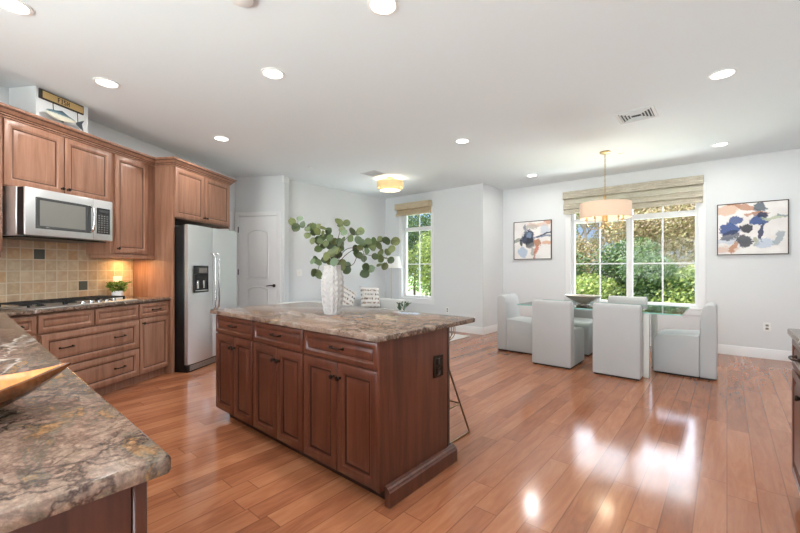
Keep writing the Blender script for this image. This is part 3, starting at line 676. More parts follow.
# microwave
MF = -3.48
t = thing('microwave_oven', 'stainless over-the-range microwave with dark window and keypad', 'microwave', (KW, 2.9, 1.52), 'K')
MB().box(KW + .011, MF - .086, 2.524, 3.30, 1.525, 1.922, .004).build('oven_body', 'steel', t)
MB().box(KW + .03, MF - .07, 2.55, 3.29, 1.512, 1.5245, .002).build('vent_underside', 'black', t)
mw = kf(MF - .054)
MB().box(MF - .085, MF - .021, 2.530, 3.296, 1.530, 1.918, .002).build('side_trim', 'black', t)
dr = MB(kf(MF - .054)).box(2.524, 3.098, .034, .054, 1.528, 1.918, .006, 2).build('oven_door', 'steel', t)
dm = kf(MF)
MB(dm).raised(2.600, 3.075, 1.588, 1.848, [(0, 0), (.003, .002), (.012, .002), (.016, .0005), (.018, .0005)]).build('door_window', 'smoked', dr)
MB(dm).box(2.632, 3.02, .001, .002, 1.612, 1.825).build('window_screen', 'cavity', dr)
MB(dm).tube([(3.072, .002, 1.60), (3.074, .03, 1.625), (3.076, .038, 1.70), (3.076, .038, 1.76), (3.074, .03, 1.825), (3.072, .002, 1.845)], .011, 10).build('handle', 'chrome', dr)
MB(kf(MF - .054)).box(3.100, 3.300, .034, .054, 1.528, 1.918, .006, 2).build('control_panel', 'steel', t)
kp = MB(dm).box(3.130, 3.268, .0005, .0025, 1.590, 1.84, .001).build('keypad', 'blackgloss', t)
g = MB(dm)
for i in range(4):
    for j in range(8): g.box(3.145 + i * .028, 3.161 + i * .028, .0026, .0032, 1.605 + j * .022, 1.615 + j * .022)
g.build('buttons', 'socket', kp)
MB(dm).box(3.15, 3.25, .0026, .0034, 1.80, 1.825).build('display', 'smoked', kp)
MB().box(KW + .02, UF - .001, 3.302, 3.458, 1.525, 1.922, .002).build('filler_strip', 'maple', t)

# refrigerator
RF = -3.255
t = thing('refrigerator', 'side-by-side stainless refrigerator with ice dispenser and black sides', 'refrigerator', (-3.6, 4.6, 0), 'K')
MB().box(KW + .02, RF - .065, 4.085, 5.105, .03, 1.765, .006, 2).build('fridge_body', 'black', t)
MB().box(KW + .1, RF - .02, 4.10, 5.09, .0, .085, .004).build('base_grille', 'black', t)
g = MB(kf(RF - .02))
for i in range(5): g.box(4.13, 5.06, 0, .004, .018 + i * .013, .024 + i * .013)
g.build('grille_slats', 'steel_h', t)
def fdoor(a, b, n):
    mb = MB(); pts = []; segs = 12; z0, z1 = .095, 1.785
    for i in range(segs + 1):
        s = i / segs; y = a + (b - a) * s; bulge = .018 * math.sin(PI * s) ** .6; pts.append((RF - .02 + bulge, y))
    poly = [(RF - .062, a)] + pts + [(RF - .062, b)]
    mb.prism(poly, z0, z1, 0)
    return mb.build('door', 'steel', t, angle=25)
dl = fdoor(4.095, 4.545, 0); drt = fdoor(4.551, 5.098, 1)
for dd, y in ((dl, 4.512), (drt, 4.585)):
    mp = kf(RF)
    s = -.0
    MB(mp).tube([(y, -.012, .72), (y, .03, .725), (y, .052, .76), (y, .058, .85), (y, .058, 1.32), (y, .052, 1.41), (y, .03, 1.445), (y, -.012, 1.45)], .0125, 10).build('handle', 'chrome', dd)
mp = kf(RF - .003)
q_ = MB(mp); a, b, z0, z1 = 4.17, 4.44, .955, 1.29
q_.box(a, b, 0, .010, z0, z0 + .02, .002).box(a, b, 0, .010, z1 - .105, z1, .002).box(a, a + .02, 0, .010, z0 + .02, z1 - .105, .002).box(b - .02, b, 0, .010, z0 + .02, z1 - .105, .002)
dp = q_.build('dispenser', 'blackgloss', dl)
MB(mp).box(a + .02, b - .02, -.002, .003, z0 + .02, z1 - .105).build('dispenser_recess', 'iron', dp)
for pa in (a + .05, b - .11): MB(mp).box(pa, pa + .035, .004, .014, z0 + .05, z0 + .15, .003).build('dispenser_paddle', 'chrome', dp)
MB(mp).box(a + .09, b - .03, .0105, .0115, z1 - .09, z1 - .03).build('dispenser_display', 'socket', dp)
MB(mp).box(a + .03, b - .03, .0035, .02, z0 + .021, z0 + .03).build('drip_tray', 'steel_h', dp)
# fish sign on the chase
t = thing('fish_sign', 'small FISH sign board with a painted wooden fish hanging below it', 'sign', (-3.65, 2.95, 2.6), 'K')
sm = kf(-3.699)
sb = MB(sm).box(2.785, 3.184, .0, .012, 2.760, 2.846, .002).build('sign_frame', 'signframe', t)
MB(sm).box(2.812, 3.176, .012, .015, 2.772, 2.834, .001).build('sign_panel', 'sign', t)
def letters(mb, x, z, h, d0, d1):
    w = h * .5; s = h * .15; b_ = lambda a0, a1, z0, z1: mb.box(x + a0, x + a1, d0, d1, z + z0, z + z1)
    b_(0, s, 0, h); b_(s, w, h - s, h); b_(s, w * .75, h * .45, h * .45 + s); x += w * 1.35                       # F
    b_(w * .25, w * .25 + s, 0, h); b_(0, w * .25, 0, s * .6); b_(w * .25 + s, w * .5 + s, 0, s * .6); b_(0, w * .25, h - s * .6, h); b_(w * .25 + s, w * .5 + s, h - s * .6, h); x += w * 1.1   # I
    b_(0, w, 0, s); b_(w - s, w, s, h * .45); b_(0, w, h * .45, h * .45 + s); b_(0, s, h * .45 + s, h - s); b_(0, w, h - s, h); x += w * 1.35                                                    # S
    b_(0, s, 0, h); b_(w - s, w, 0, h); b_(s, w - s, h * .43, h * .43 + s)                                      # H
lm = MB(sm); letters(lm, 2.938, 2.780, .044, .015, .0165); lm.build('lettering', 'signtext', t)
fb = MB(); L = .27; x0 = 2.795; vs = []; nn = 14; segs = 22
def fish_r(s): return .040 * (math.sin(PI * min(1, s * .93 + .05)) ** .75) * (1 - .25 * s) + .004
for i in range(segs + 1):
    s = i / segs; rr = fish_r(s) if i else .002
    for k in range(nn):
        a = 2 * PI * k / nn; vs.append((-3.635 + math.cos(a) * rr * .3, x0 + L * s, 2.648 - .008 * s + math.sin(a) * rr))
fb.add(vs, [(i * nn + k, i * nn + (k + 1) % nn, (i + 1) * nn + (k + 1) % nn, (i + 1) * nn + k) for i in range(segs) for k in range(nn)] + [tuple(range(nn)), tuple(segs * nn + k for k in range(nn))])
fo = fb.build('fish', 'fishbody', t, base=(-3.64, 2.94, 2.648)); fo.location = Vector((-3.64, 2.94, 2.648)) - Vector((-3.65, 2.95, 2.6))
fin = plain('dark fin', (62, 72, 78), .5)
fx_ = MB(lambda a, z, n: (-3.64 + n, a, z))
fx_.prism([(3.065, 2.640), (3.145, 2.688), (3.122, 2.644), (3.138, 2.584), (3.07, 2.624)], -.003, .003); fx_.build('tail_fin', fin, t)
fx_ = MB(lambda a, z, n: (-3.64 + n, a, z)); fx_.prism([(2.88, 2.682), (2.94, 2.700), (3.01, 2.668)], -.002, .002); fx_.build('back_fin', fin, t)
fx_ = MB(lambda a, z, n: (-3.64 + n, a, z)); fx_.prism([(2.90, 2.610), (2.95, 2.593), (2.96, 2.613)], -.002, .002); fx_.build('belly_fin', fin, t)
MB().lathe([(0, .0005), (.005, .002), (0, .0035)], (-3.629, 2.826, 2.656), 10, axis='x').build('eye', 'black', fo, base=(-3.64, 2.94, 2.648))
for y in (2.865, 3.085): MB().tube([(-3.690, y, 2.760), (-3.645, y, 2.745), (-3.640, y, 2.650 if y > 3 else 2.680)], .003, 6).build('hook', 'bronze', t)

# ------------------------------------------------------------ island (main frame)
IX0, IX1, IY0, IY1 = -3.285, -1.378, 1.462, 2.105
t = thing('kitchen_island', 'dark cherry kitchen island with three drawers over six doors', 'kitchen island', ((IX0 + IX1) / 2, 1.78, 0))
MB().box(IX0, IX1 - .021, IY0, IY1 - .021, .082, .875).build('cabinet_body', 'cherry', t)
MB().box(IX1 - .020, IX1, IY0 - .018, IY1 - .022, .082, .875, .001).build('end_panel', 'cherry', t)
MB().box(IX1 - .022, IX1 + .002, IY1 - .021, IY1 + .002, .0, .875, .001).build('corner_trim', 'cherry_dark', t)
MB().box(IX0, IX1 - .023, IY1 - .020, IY1 - .001, .082, .875, .001).build('back_panel', 'cherry', t)
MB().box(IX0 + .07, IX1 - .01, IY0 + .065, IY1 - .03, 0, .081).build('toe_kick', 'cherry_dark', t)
im = fi(IY0)
xs = [-3.285, -2.668, -2.044, -1.386]
mid = [-2.968, -2.343, -1.714]
for i in range(3):
    a, b = xs[i] + .003, xs[i + 1] - .003
    o = face(im, a, b, .722, .868, .045).build('drawer', 'cherry', t); pull(im, (a + b) / 2, .798, .10).build('handle', 'bronze', o)
    o = face(im, a, mid[i], .085, .715, .06).build('door', 'cherry', t); knob(im, mid[i] - .028, .63).build('knob', 'bronze', o)
    o = face(im, mid[i], b, .085, .715, .06).build('door', 'cherry', t); knob(im, mid[i] + .028, .63).build('knob', 'bronze', o)
bm_ = [(0, 0), (.036, 0), (.036, .078), (.030, .083), (.027, .092), (.015, .098), (.012, .104), (0, .107)]
mb = MB(); n = len(bm_)
mb.add([(IX1 + .003 + p, 1.484, z) for p, z in bm_] + [(IX1 + .003 + p, IY1 + .035, z) for p, z in bm_], [(k, (k + 1) % n, n + (k + 1) % n, n + k) for k in range(n)] + [tuple(range(n)), tuple(range(2 * n - 1, n - 1, -1))])
mb.build('base_moulding', 'cherry', t)
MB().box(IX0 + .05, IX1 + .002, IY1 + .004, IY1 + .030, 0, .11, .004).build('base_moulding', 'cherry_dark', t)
# island top
poly = rc((-1.352, 1.410), (-1.352, 2.4), (-3.33, 1.41), .02) + rc((-3.33, 1.41), (-1.352, 1.41), (-3.33, 2.40), .02) + rc((-3.33, 2.415), (-3.33, 1.4), (-1.3, 2.415), .03) + rc((-1.352, 2.415), (-3.3, 2.415), (-1.352, 1.4), .03)
solo(MB().prism(poly, .8765, .908, .006, 2), 'island_worktop', 'granite2', 'veined granite slab on top of the kitchen island', 'worktop', (-2.34, 1.9, .8765))
# outlet on the island end
ox = lambda a, n, z: (IX1 + n, a, z)
t = thing('power_outlet', 'dark bronze outlet plate on the end panel of the island', 'outlet', (IX1, 1.97, .57))
MB(ox).box(1.925, 2.030, .0005, .006, .578, .715, .003).build('cover_plate', 'bronze', t)
for z in (.615, .675): MB(ox).box(1.958, 1.997, .006, .0085, z - .02, z + .02, .003).build('receptacle', 'black', t)
# vase
vx, vy, vz = -2.303, 1.895, .9082
pr = []; tiers = 9; H = .375
def vr(s): return .056 + .028 * math.sin(PI * (.06 + s * .80)) ** 1.1 - .010 * max(0, s - .75) / .25
NV = 56
N = 72
for j in range(N + 1): s = j / N; pr.append((vr(s), vz + H * s))
def wob(j, k, r, z):
    if z > vz + H + 1: return 0
    s = (z - vz) / H; c = k / NV * 14
    ph = abs((c % 1) - .5) * 2; tz = (s * tiers + ph * .55) % 1
    return .0075 * (tz ** 1.6) + .0055 * (1 - abs((c % 1) - .5) * 2) - .005
mb = MB(); inner = [(.046, vz + H), (.044, vz + H - .06), (0, vz + H - .08)]
prf = pr + inner
mb.lathe(prf, (vx, vy, 0), NV, lambda j, k, r, z: wob(j, k, r, z) if j <= N else 0)
solo(mb, 'ceramic_vase', 'ceramic', 'tall matte white vase with carved scallop tiers on the island', 'vase', (vx, vy, vz))
# eucalyptus branches: leaf spots in the vase's own vertical plane (metres right of the vase, metres above the island)
K_ = 4.633; sc = 382.3 / (2.315 * math.sin(YAW) + 1.89 * math.cos(YAW))
def spot(zx, zy): px, py = 280 + zx / K_, 205 + zy / K_; return ((px - 331) / sc, (317 - 4 - py) / sc)
leaves = [(45,75),(80,60),(62,95),(66,100),(97,88),(118,108),(130,100),(150,100),(165,98),(190,105),(120,138),(145,125),(165,120),(190,130),(212,118),(138,163),(160,160),(185,150),(222,150),(205,175),(167,200),(165,205),(190,185),(215,185),(235,165),(260,170),(262,195),(240,185),(230,220),(215,235),(255,225),(245,205),(265,210),(150,258),(180,262),(160,250),(205,250),(240,265),(258,260),(155,310),(178,322),(165,310),(270,290),(292,275),(290,298),(280,265),(262,95),(290,80),(258,75),(275,110),(305,125),(297,158),(335,120),(332,152),(362,125),(375,118),(350,160),(372,170),(365,195),(345,200),(340,225),(355,230),(370,245),(385,185),(405,165),(430,165),(400,210),(425,190),(445,185),(450,155),(410,190),(425,235),(450,220),(480,215),(452,245),(475,245),(500,252),(465,280),(442,275),(420,292),(400,285),(397,315),(490,165),(522,165),(508,200),(480,160),(205,140),(178,165),(240,240),(222,262),(250,275)]
paths = [('left high', [(238,285),(222,215),(190,150),(130,112),(45,78)]), ('left low', [(236,285),(215,245),(190,250),(172,300),(160,318)]), ('centre high', [(242,285),(245,220),(255,150),(270,95),(290,78)]),
         ('centre right', [(246,285),(262,235),(290,175),(335,130),(380,118)]), ('far right', [(250,285),(300,225),(370,185),(440,165),(530,162)]), ('right low', [(252,285),(320,275),(350,225),(420,235),(470,240),(500,252)]), ('right hanging', [(248,285),(300,205),(375,200),(390,250),(397,318)])]
rnd = random.Random(11)
cr_ = Vector((math.cos(YAW), math.sin(YAW), 0)); cf_ = Vector((-math.sin(YAW), math.cos(YAW), 0))
def wpt(zx, zy, dep):
    a, h = spot(zx, zy); fac = 1 + dep / 2.95
    return Vector((vx, vy, 0)) + cr_ * a * fac + cf_ * dep + Vector((0, 0, CAMH + ((vz + h) - CAMH) * fac))
def cat(pts, n=6):
    out = []; P_ = [pts[0]] + pts + [pts[-1]]
    for i in range(1, len(P_) - 2):
        for k in range(n):
            s = k / n; a, b, c, d_ = P_[i - 1], P_[i], P_[i + 1], P_[i + 2]
            out.append(.5 * ((2 * b) + (c - a) * s + (2 * a - 5 * b + 4 * c - d_) * s * s + (3 * b - a - 3 * c + d_) * s ** 3))
    return out + [pts[-1]]
names = {'left high': 'longest eucalyptus branch, reaching high to the left out of the white vase', 'left low': 'short eucalyptus branch drooping low left of the white vase', 'centre high': 'upright eucalyptus branch rising in the middle of the white vase',
         'centre right': 'eucalyptus branch arching up and right above the cushions', 'far right': 'longest eucalyptus branch reaching far right from the white vase', 'right low': 'low eucalyptus branch with a dark looping stem right of the vase', 'right hanging': 'eucalyptus branch whose tip hangs down to the right of the vase'}
bdeps = [.05, -.04, .08, -.08, .02, .10, -.06]
curves = []
for (nm, pp), dp_ in zip(paths, bdeps):
    P3 = [wpt(x, y, dp_ * min(1, i / 1.5)) for i, (x, y) in enumerate(pp)]
    P3 = [Vector((vx + (dp_ * .15), vy, vz + H - .07))] + [P3[0]] + P3[1:]
    curves.append((nm, dp_, cat(P3), [pp[0]] + pp))
asg = {nm: [] for nm, _ in paths}
def dist2(px, py, poly):
    best = 9e9
    for (ax, ay), (bx, by) in zip(poly, poly[1:]):
        L2 = (bx - ax) ** 2 + (by - ay) ** 2 or 1; s = max(0, min(1, ((px - ax) * (bx - ax) + (py - ay) * (by - ay)) / L2)); best = min(best, (px - ax - s * (bx - ax)) ** 2 + (py - ay - s * (by - ay)) ** 2)
    return best
for lx, ly in leaves:
    nm = min(paths, key=lambda p: dist2(lx, ly, p[1]))[0]; asg[nm].append((lx, ly))
for nm, dp_, crv, pp in curves:
    t = thing('eucalyptus_branch', names[nm], 'branch', (vx, vy, vz + H - .07), 'M', None)
    st = MB().tube([tuple(p) for p in crv], [.0035 - .002 * i / len(crv) for i in range(len(crv))], 6); lf = MB()
    for lx, ly in asg[nm]:
        c = wpt(lx, ly, dp_ + rnd.uniform(-.05, .05)); R = rnd.uniform(.027, .038)
        near = min(crv[3:], key=lambda p: (p - c).length)
        view = -cf_; nrm = (view + Vector((rnd.uniform(-.8, .8), rnd.uniform(-.8, .8), rnd.uniform(-.2, .9)))).normalized()
        out = (c - near); out = (out - nrm * out.dot(nrm)); out = out.normalized() if out.length > 1e-3 else nrm.orthogonal()
        w = nrm.cross(out); base_ = c - out * R
        st.tube([tuple(near), tuple((near + base_) / 2 + Vector((0, 0, .004))), tuple(base_)], .0011, 4)
        vs = [tuple(c + nrm * -.003)]; m_ = 12
        for k in range(m_):
            a = 2 * PI * k / m_; tip = 1.12 if k == 0 else 1; vs.append(tuple(c + out * math.cos(a) * R * tip + w * math.sin(a) * R * .92 + nrm * .004 * math.sin(a) ** 2))
        lf.add(vs, [(0, 1 + k, 1 + (k + 1) % m_) for k in range(m_)])
    st.build('stem', 'twig', t); lf.build('leaves', 'leaf', t)
# bar stool at the back of the island
t = local('bar_stool', 'brass wire bar stool with a rounded basket seat behind the island', 'bar stool', (-1.835, 2.41, 0))
fr_ = MB()
feet = [(.335, .16), (.335, -.20), (-.30, -.20), (-.30, .16)]; tops = [(.12, .10), (.12, -.12), (-.12, -.12), (-.12, .10)]
for (a, b), (c, d_) in zip(feet, tops): MB().tube([(a, b, .008), (c, d_, .64)], .007, 8).build('leg', 'goldwire', t)
for i, j in ((0, 1), (2, 3)): MB().tube([(feet[i][0], feet[i][1], .008), (feet[j][0], feet[j][1], .008)], .007, 8).build('floor_rail', 'goldwire', t)
rr_ = MB(); lerp = lambda s, i: (feet[i][0] + (tops[i][0] - feet[i][0]) * s, feet[i][1] + (tops[i][1] - feet[i][1]) * s, .64 * s + .008)
for i, j in ((0, 1), (1, 2), (2, 3), (3, 0)): rr_.tube([lerp(.32, i), lerp(.32, j)], .006, 8)
rr_.build('footrest', 'goldwire', t)
bk = MB()
def rim(a): return (.265 * math.cos(a), .02 + .20 * math.sin(a), .83 + .02 * math.sin(a))
NR = 36
bk.tube([rim(2 * PI * k / NR) for k in range(NR)], .007, 8, closed=True)
for k in range(16):
    a = 2 * PI * k / 16; p = Vector(rim(a)); q1 = Vector((.14 * math.cos(a), .02 + .12 * math.sin(a), .645)); midp = p * .45 + q1 * .55 + Vector((math.cos(a), math.sin(a), 0)) * .055
    bk.tube([tuple(x) for x in cat([q1, midp, p], 5)], .003, 6)
bk.tube([(.14 * math.cos(2 * PI * k / 24), .02 + .12 * math.sin(2 * PI * k / 24), .645) for k in range(24)], .006, 8, closed=True)
bk.build('basket_seat', 'goldwire', t)
MB().lathe([(0, .652), (.17, .652), (.19, .665), (.19, .69), (.17, .705), (0, .71)], (0, .02, 0), 28).build('cushion', 'sofa', t)

# ------------------------------------------------------------ dining set
def chair(label, x, y, rot, first):
    if first is None:
        t = local('dining_chair', label, 'chair', (x, y, 0), rot=rot, group=None)
        back = [(-.30, .018), (-.30, .80), (-.292, .828), (-.27, .842), (-.235, .845), (-.20, .832), (-.175, .80), (-.16, .74), (-.152, .62), (-.148, .40), (-.148, .018)]
        seat = [(-.147, .018), (-.147, .492), (-.11, .487), (.05, .482), (.20, .470), (.265, .452), (.292, .425), (.300, .38), (.300, .018)]
        for nm, pr_ in (('backrest', back), ('seat', seat)):
            mb = MB(lambda a, b, c: (a, c, b)); mb.prism(pr_, -.245, .245, .014, 3); mb.build(nm, 'linen', t, angle=50)
        mb = MB().box(-.285, .285, -.23, .23, 0, .0175); mb.build('plinth', 'plinth', t)
        return t
    t = copy_tree(first); t.location = (x, y, 0); t.rotation_euler = (0, 0, rot); t['label'] = label; return t
c0 = chair('white upholstered dining chair at the left end of the glass table', -2.39, 5.69, 0, None)
chair('white upholstered dining chair at the right end of the glass table, seen side-on', -.385, 5.75, PI, c0)
chair('near-side white dining chair, back to the camera, left of its twin', -1.71, 5.255, PI / 2, c0)
chair('near-side white dining chair, back to the camera, right beside the table leg', -.975, 5.255, PI / 2, c0)
chair('far-side white dining chair behind the silver bowl', -1.74, 6.19, -PI / 2, c0)
chair('far-side white dining chair directly below the window mullion, right of the bowl', -1.11, 6.19, -PI / 2, c0)
t = thing('dining_table', 'rectangular clear glass dining table on slim brushed metal legs', 'table', (-1.3, 5.66, 0))
top_ = MB().box(-2.232, -.372, 5.132, 6.192, .742, .754).build('glass_top', 'tableglass', t)
MB().box(-2.235, -.369, 5.128, 5.1315, .741, .755).box(-2.235, -.369, 6.1925, 6.196, .741, .755).box(-2.2355, -2.2325, 5.1316, 6.1924, .741, .755).box(-.3715, -.3685, 5.1316, 6.1924, .741, .755).build('glass_edge', 'glassedge', top_)
for lx in (-1.91, -.705):
    for ly in (5.20, 5.83): MB().box(lx - .03, lx + .03, ly - .03, ly + .03, 0, .741, .003).build('leg', 'nickel', t)
t = thing('silver_bowl', 'wide conical brushed silver bowl on the glass dining table', 'bowl', (-1.50, 5.62, .7545))
Z0 = .7552
prb = [(.001, Z0), (.085, Z0), (.085, Z0 + .006), (.05, Z0 + .012), (.04, Z0 + .018), (.09, Z0 + .035), (.15, Z0 + .065), (.20, Z0 + .10), (.228, Z0 + .128), (.231, Z0 + .13), (.224, Z0 + .127), (.19, Z0 + .10), (.14, Z0 + .068), (.08, Z0 + .045), (0, Z0 + .04)]
MB().lathe(prb, (-1.50, 5.62, 0), 40).build('bowl_body', 'bowlmetal', t)
# chandelier
cx, cy = -1.275, 5.83
t = thing('drum_chandelier', 'brass chandelier with a wide linen drum shade over the dining table', 'chandelier', (cx, cy, CE))
MB().lathe([(0, CE - .0005), (.065, CE - .0005), (.065, CE - .018), (.05, CE - .026), (.012, CE - .03), (0, CE - .05)], (cx, cy, 0), 28).build('canopy', 'gold', t)
ch = MB()
for i in range(17):
    z = CE - .055 - i * .034; a = (i % 2) * PI / 2
    ch.tube([(cx + .008 * math.cos(w_) * math.cos(a), cy + .008 * math.cos(w_) * math.sin(a), z + .021 * math.sin(w_)) for w_ in [2 * PI * k / 10 for k in range(10)]], .0028, 5, closed=True)
ch.build('chain', 'gold', t)
MB().lathe([(0, 2.265), (.012, 2.26), (.018, 2.24), (.010, 2.225), (.010, 1.99), (.034, 1.985), (.034, 1.90), (.022, 1.885), (0, 1.88)], (cx, cy, 0), 20).build('center_column', 'gold', t)
MB().open_lathe([(.318, 1.945), (.320, 2.05), (.318, 2.150), (.315, 2.150), (.317, 2.05), (.315, 1.945), (.318, 1.945)], (cx, cy, 0), 56).build('drum_shade', 'linenshade', t)
sp2 = MB()
for k in range(3):
    a = 2 * PI * k / 3 + .4; sp2.tube([(cx + .012 * math.cos(a), cy + .012 * math.sin(a), 2.14), (cx + .315 * math.cos(a), cy + .315 * math.sin(a), 2.14)], .003, 6)
sp2.build('shade_spider', 'gold', t)
for k in range(5):
    a = 2 * PI * k / 5 + .62; c_, s_ = math.cos(a), math.sin(a)
    pts = [(.02, 1.90), (.05, 1.84), (.11, 1.80), (.175, 1.81), (.22, 1.86), (.235, 1.93)]
    ar = MB().tube([tuple(p) for p in cat([Vector((cx + r * c_, cy + r * s_, z)) for r, z in pts], 4)], .0055, 8).build('arm', 'gold', t)
    MB().lathe([(.02, 1.925), (.022, 1.935), (.012, 1.94), (.012, 2.0), (0, 2.0)], (cx + .235 * c_, cy + .235 * s_, 0), 12).build('candle_cup', 'gold', ar)
    MB().lathe([(.009, 2.0), (.016, 2.02), (.016, 2.045), (.004, 2.07), (0, 2.075)], (cx + .235 * c_, cy + .235 * s_, 0), 12).build('bulb', 'bulb', ar)
lamp('POINT', 'chandelier_light', (cx, cy, 2.08), 8, (1, .82, .60), .08)

# ------------------------------------------------------------ pictures
def picture(label, x0, x1, z0, z1, mat):
    t = thing('framed_painting', label, 'painting', (x0, WY - .0, z0), 'M')
    y0 = WY - .002
    g = .012
    MB().box(x0, x1, y0 - .032, y0, z0, z0 + g, .002).box(x0, x1, y0 - .032, y0, z1 - g, z1, .002).box(x0, x0 + g, y0 - .032, y0, z0 + g, z1 - g, .001).box(x1 - g, x1, y0 - .032, y0, z0 + g, z1 - g, .001).build('picture_frame', 'frame', t)
    o = MB().box(x0 + g, x1 - g, y0 - .024, y0 - .002, z0 + g, z1 - g).build('canvas', mat, t); return t
# canvas object space: x from 0 (left edge) to .745, z from 0 to .75
WH = ((228, 224, 222), (240, 238, 236)); N1 = (28, 40, 70); BL = (40, 70, 130); DK = (34, 38, 50); TE = (176, 122, 92); PK = (212, 184, 168); GY = (158, 160, 158); LB = (170, 186, 206); OL = (150, 152, 122)
sL = [(.50, .66, .22, .05, -.05, PK, .8), (.36, .62, .16, .05, .1, (176, 168, 156), .8), (.68, .72, .12, .05, -.1, (196, 150, 128), .9), (.62, .56, .10, .10, 0, LB, .5), (.18, .14, .09, .12, .3, LB, .9), (.12, .40, .16, .035, .55, (140, 146, 140), .9), (.15, .34, .03, .10, .1, DK, .9),
      (.29, .42, .15, .15, 0, N1, .95), (.33, .34, .10, .12, 0, DK, .8), (.30, .47, .07, .06, .5, (120, 140, 170), .8), (.24, .58, .03, .12, .1, (90, 104, 124), .7), (.60, .48, .18, .025, .28, N1, .9), (.58, .44, .20, .02, .05, (96, 110, 140), .8), (.48, .32, .08, .09, .2, TE, .95), (.45, .18, .05, .10, -.2, (196, 118, 92), .9), (.41, .08, .02, .10, -.1, (170, 120, 100), .8), (.37, .16, .035, .10, 0, GY, .8), (.68, .32, .12, .04, .1, (214, 170, 140), .9)]
sR = [(.10, .66, .16, .08, .2, (210, 176, 152), .85), (.26, .70, .24, .035, -.35, TE, .85), (.12, .20, .22, .05, 0, LB, .5), (.10, .08, .16, .05, .1, PK, .8), (.46, .66, .07, .08, .1, (70, 86, 100), .9), (.46, .56, .10, .035, 0, (150, 116, 106), .9), (.40, .58, .12, .02, .05, TE, .8),
      (.45, .48, .12, .065, .12, BL, .95), (.50, .54, .06, .04, 0, N1, .9), (.20, .50, .08, .07, .5, BL, .9), (.14, .37, .12, .10, 0, BL, .95), (.15, .27, .10, .07, .2, N1, .8), (.32, .38, .08, .06, .3, DK, .95), (.30, .20, .09, .10, .3, DK, .9), (.18, .12, .04, .10, -.3, TE, .85), (.47, .32, .025, .14, .0, (44, 52, 84), .95), (.42, .18, .03, .08, 0, OL, .8), (.50, .16, .10, .08, .2, LB, .7), (.64, .22, .05, .12, -.4, (140, 154, 164), .8), (.62, .52, .14, .025, .2, (178, 186, 160), .85), (.70, .54, .10, .015, .05, (130, 144, 156), .7)]
picture('square abstract painting left of the dining window, one dark blue flower-like mass', -3.255, -2.510, 1.428, 2.175, canvas_mat('abstract left canvas', WH, sL, 3.1))
picture('abstract painting right of the dining window with several blue and rust patches', -.112, .636, 1.447, 2.190, canvas_mat('abstract right canvas', WH, sR, 8.4))
# outlets and switches
def plate(name, label, cat, mp, x, z, frame='M', w=.075, h=.118, kind='outlet'):
    c = mp(x, 0, z); t = thing(name, label, cat, c, frame)
    MB(mp).box(x - w / 2, x + w / 2, .0005, .006, z - h / 2, z + h / 2, .002).build('cover_plate', 'white', t)
    if kind == 'outlet':
        for dz in (-.022, .022): MB(mp).box(x - .016, x + .016, .006, .008, z + dz - .014, z + dz + .014, .003).box(x - .007, x - .004, .008, .0083, z + dz - .004, z + dz + .007).box(x + .004, x + .007, .008, .0083, z + dz - .004, z + dz + .007).build('receptacle', 'socket', t)
    else:
        for dx in ((-.018, .018) if w > .1 else (0,)): MB(mp).box(x + dx - .012, x + dx + .012, .006, .010, z - .032, z + .032, .003).build('rocker', 'white', t)
plate('power_outlet', 'white wall outlet below the right-hand painting', 'outlet', lambda a, n, z: (a, WY - n, z), .423, .44)
plate('power_outlet', 'white wall outlet low right of the narrow living room window', 'outlet', lambda a, n, z: (a, SY - n, z), -4.295, .41)
plate('light_switch', 'white double light switch on the wall right of the pantry door', 'light switch', lambda a, n, z: (WX0 + n, a, z), 4.15, 1.17, 'M', .12, .118, 'sw')
def _():
    pass

# ------------------------------------------------------------ living corner
t = thing('sofa', 'low white sofa against the living room wall', 'sofa', (-5.4, 4.95, 0))
MB().box(-5.90, -5.02, 4.02, 5.72, .08, .30, .03, 3).build('sofa_base', 'sofa', t)
for a in (4.06, 4.89): MB().box(-5.62, -4.98, a, a + .80, .302, .45, .04, 3).build('seat_cushion', 'sofa', t)
MB().box(-5.92, -5.70, 3.86, 5.89, .301, .64, .05, 3).build('backrest', 'sofa', t)
MB().box(-5.69, -4.86, 5.725, 5.90, .08, .63, .045, 3).build('armrest', 'sofa', t)
MB().box(-5.69, -4.86, 3.86, 4.02, .08, .63, .045, 3).build('armrest', 'sofa', t)
for a in (3.95, 5.80):
    for b in (-5.8, -4.95): MB().box(b - .02, b + .02, a - .02, a + .02, 0, .079).build('leg', 'plinth', t)
def cushion(label, x, y, z, yaw, tilt, roll=0, s=.46):
    mb = MB(); n = 14; vs = []
    for side in (1, -1):
        for i in range(n + 1):
            for j in range(n + 1):
                a, b = i / n * 2 - 1, j / n * 2 - 1
                pin = 1 - .10 * (1 - a * a) * abs(b) ** 3; pin2 = 1 - .10 * (1 - b * b) * abs(a) ** 3
                th = .075 * ((1 - a ** 4) * (1 - b ** 4)) ** .5
                vs.append((a * s / 2 * pin2, side * th, b * s / 2 * pin))
    fs = []; m_ = (n + 1) ** 2
    for sd in (0, 1):
        for i in range(n):
            for j in range(n):
                q0 = sd * m_ + i * (n + 1) + j; f_ = (q0, q0 + 1, q0 + n + 2, q0 + n + 1); fs.append(f_ if sd else f_[::-1])
    mb.add(vs, fs)
    o = mb.build('throw_cushion', 'pillow', None, (0, 0, 0), angle=80); tag(o, label, 'cushion', None)
    o.location = (x, y, z); o.rotation_euler = (Matrix.Rotation(yaw, 4, 'Z') @ Matrix.Rotation(tilt, 4, 'X') @ Matrix.Rotation(roll, 4, 'Y')).to_euler()
cushion('patterned cushion nearest the vase, standing on its corner against the sofa back', -5.52, 4.86, .70, PI / 2 - .1, -.22, .55, .42)
cushion('patterned cushion leaning near the sofa armrest, striped with dark brush marks', -5.50, 5.50, .665, PI / 2 - .35, -.28, .06, .44)
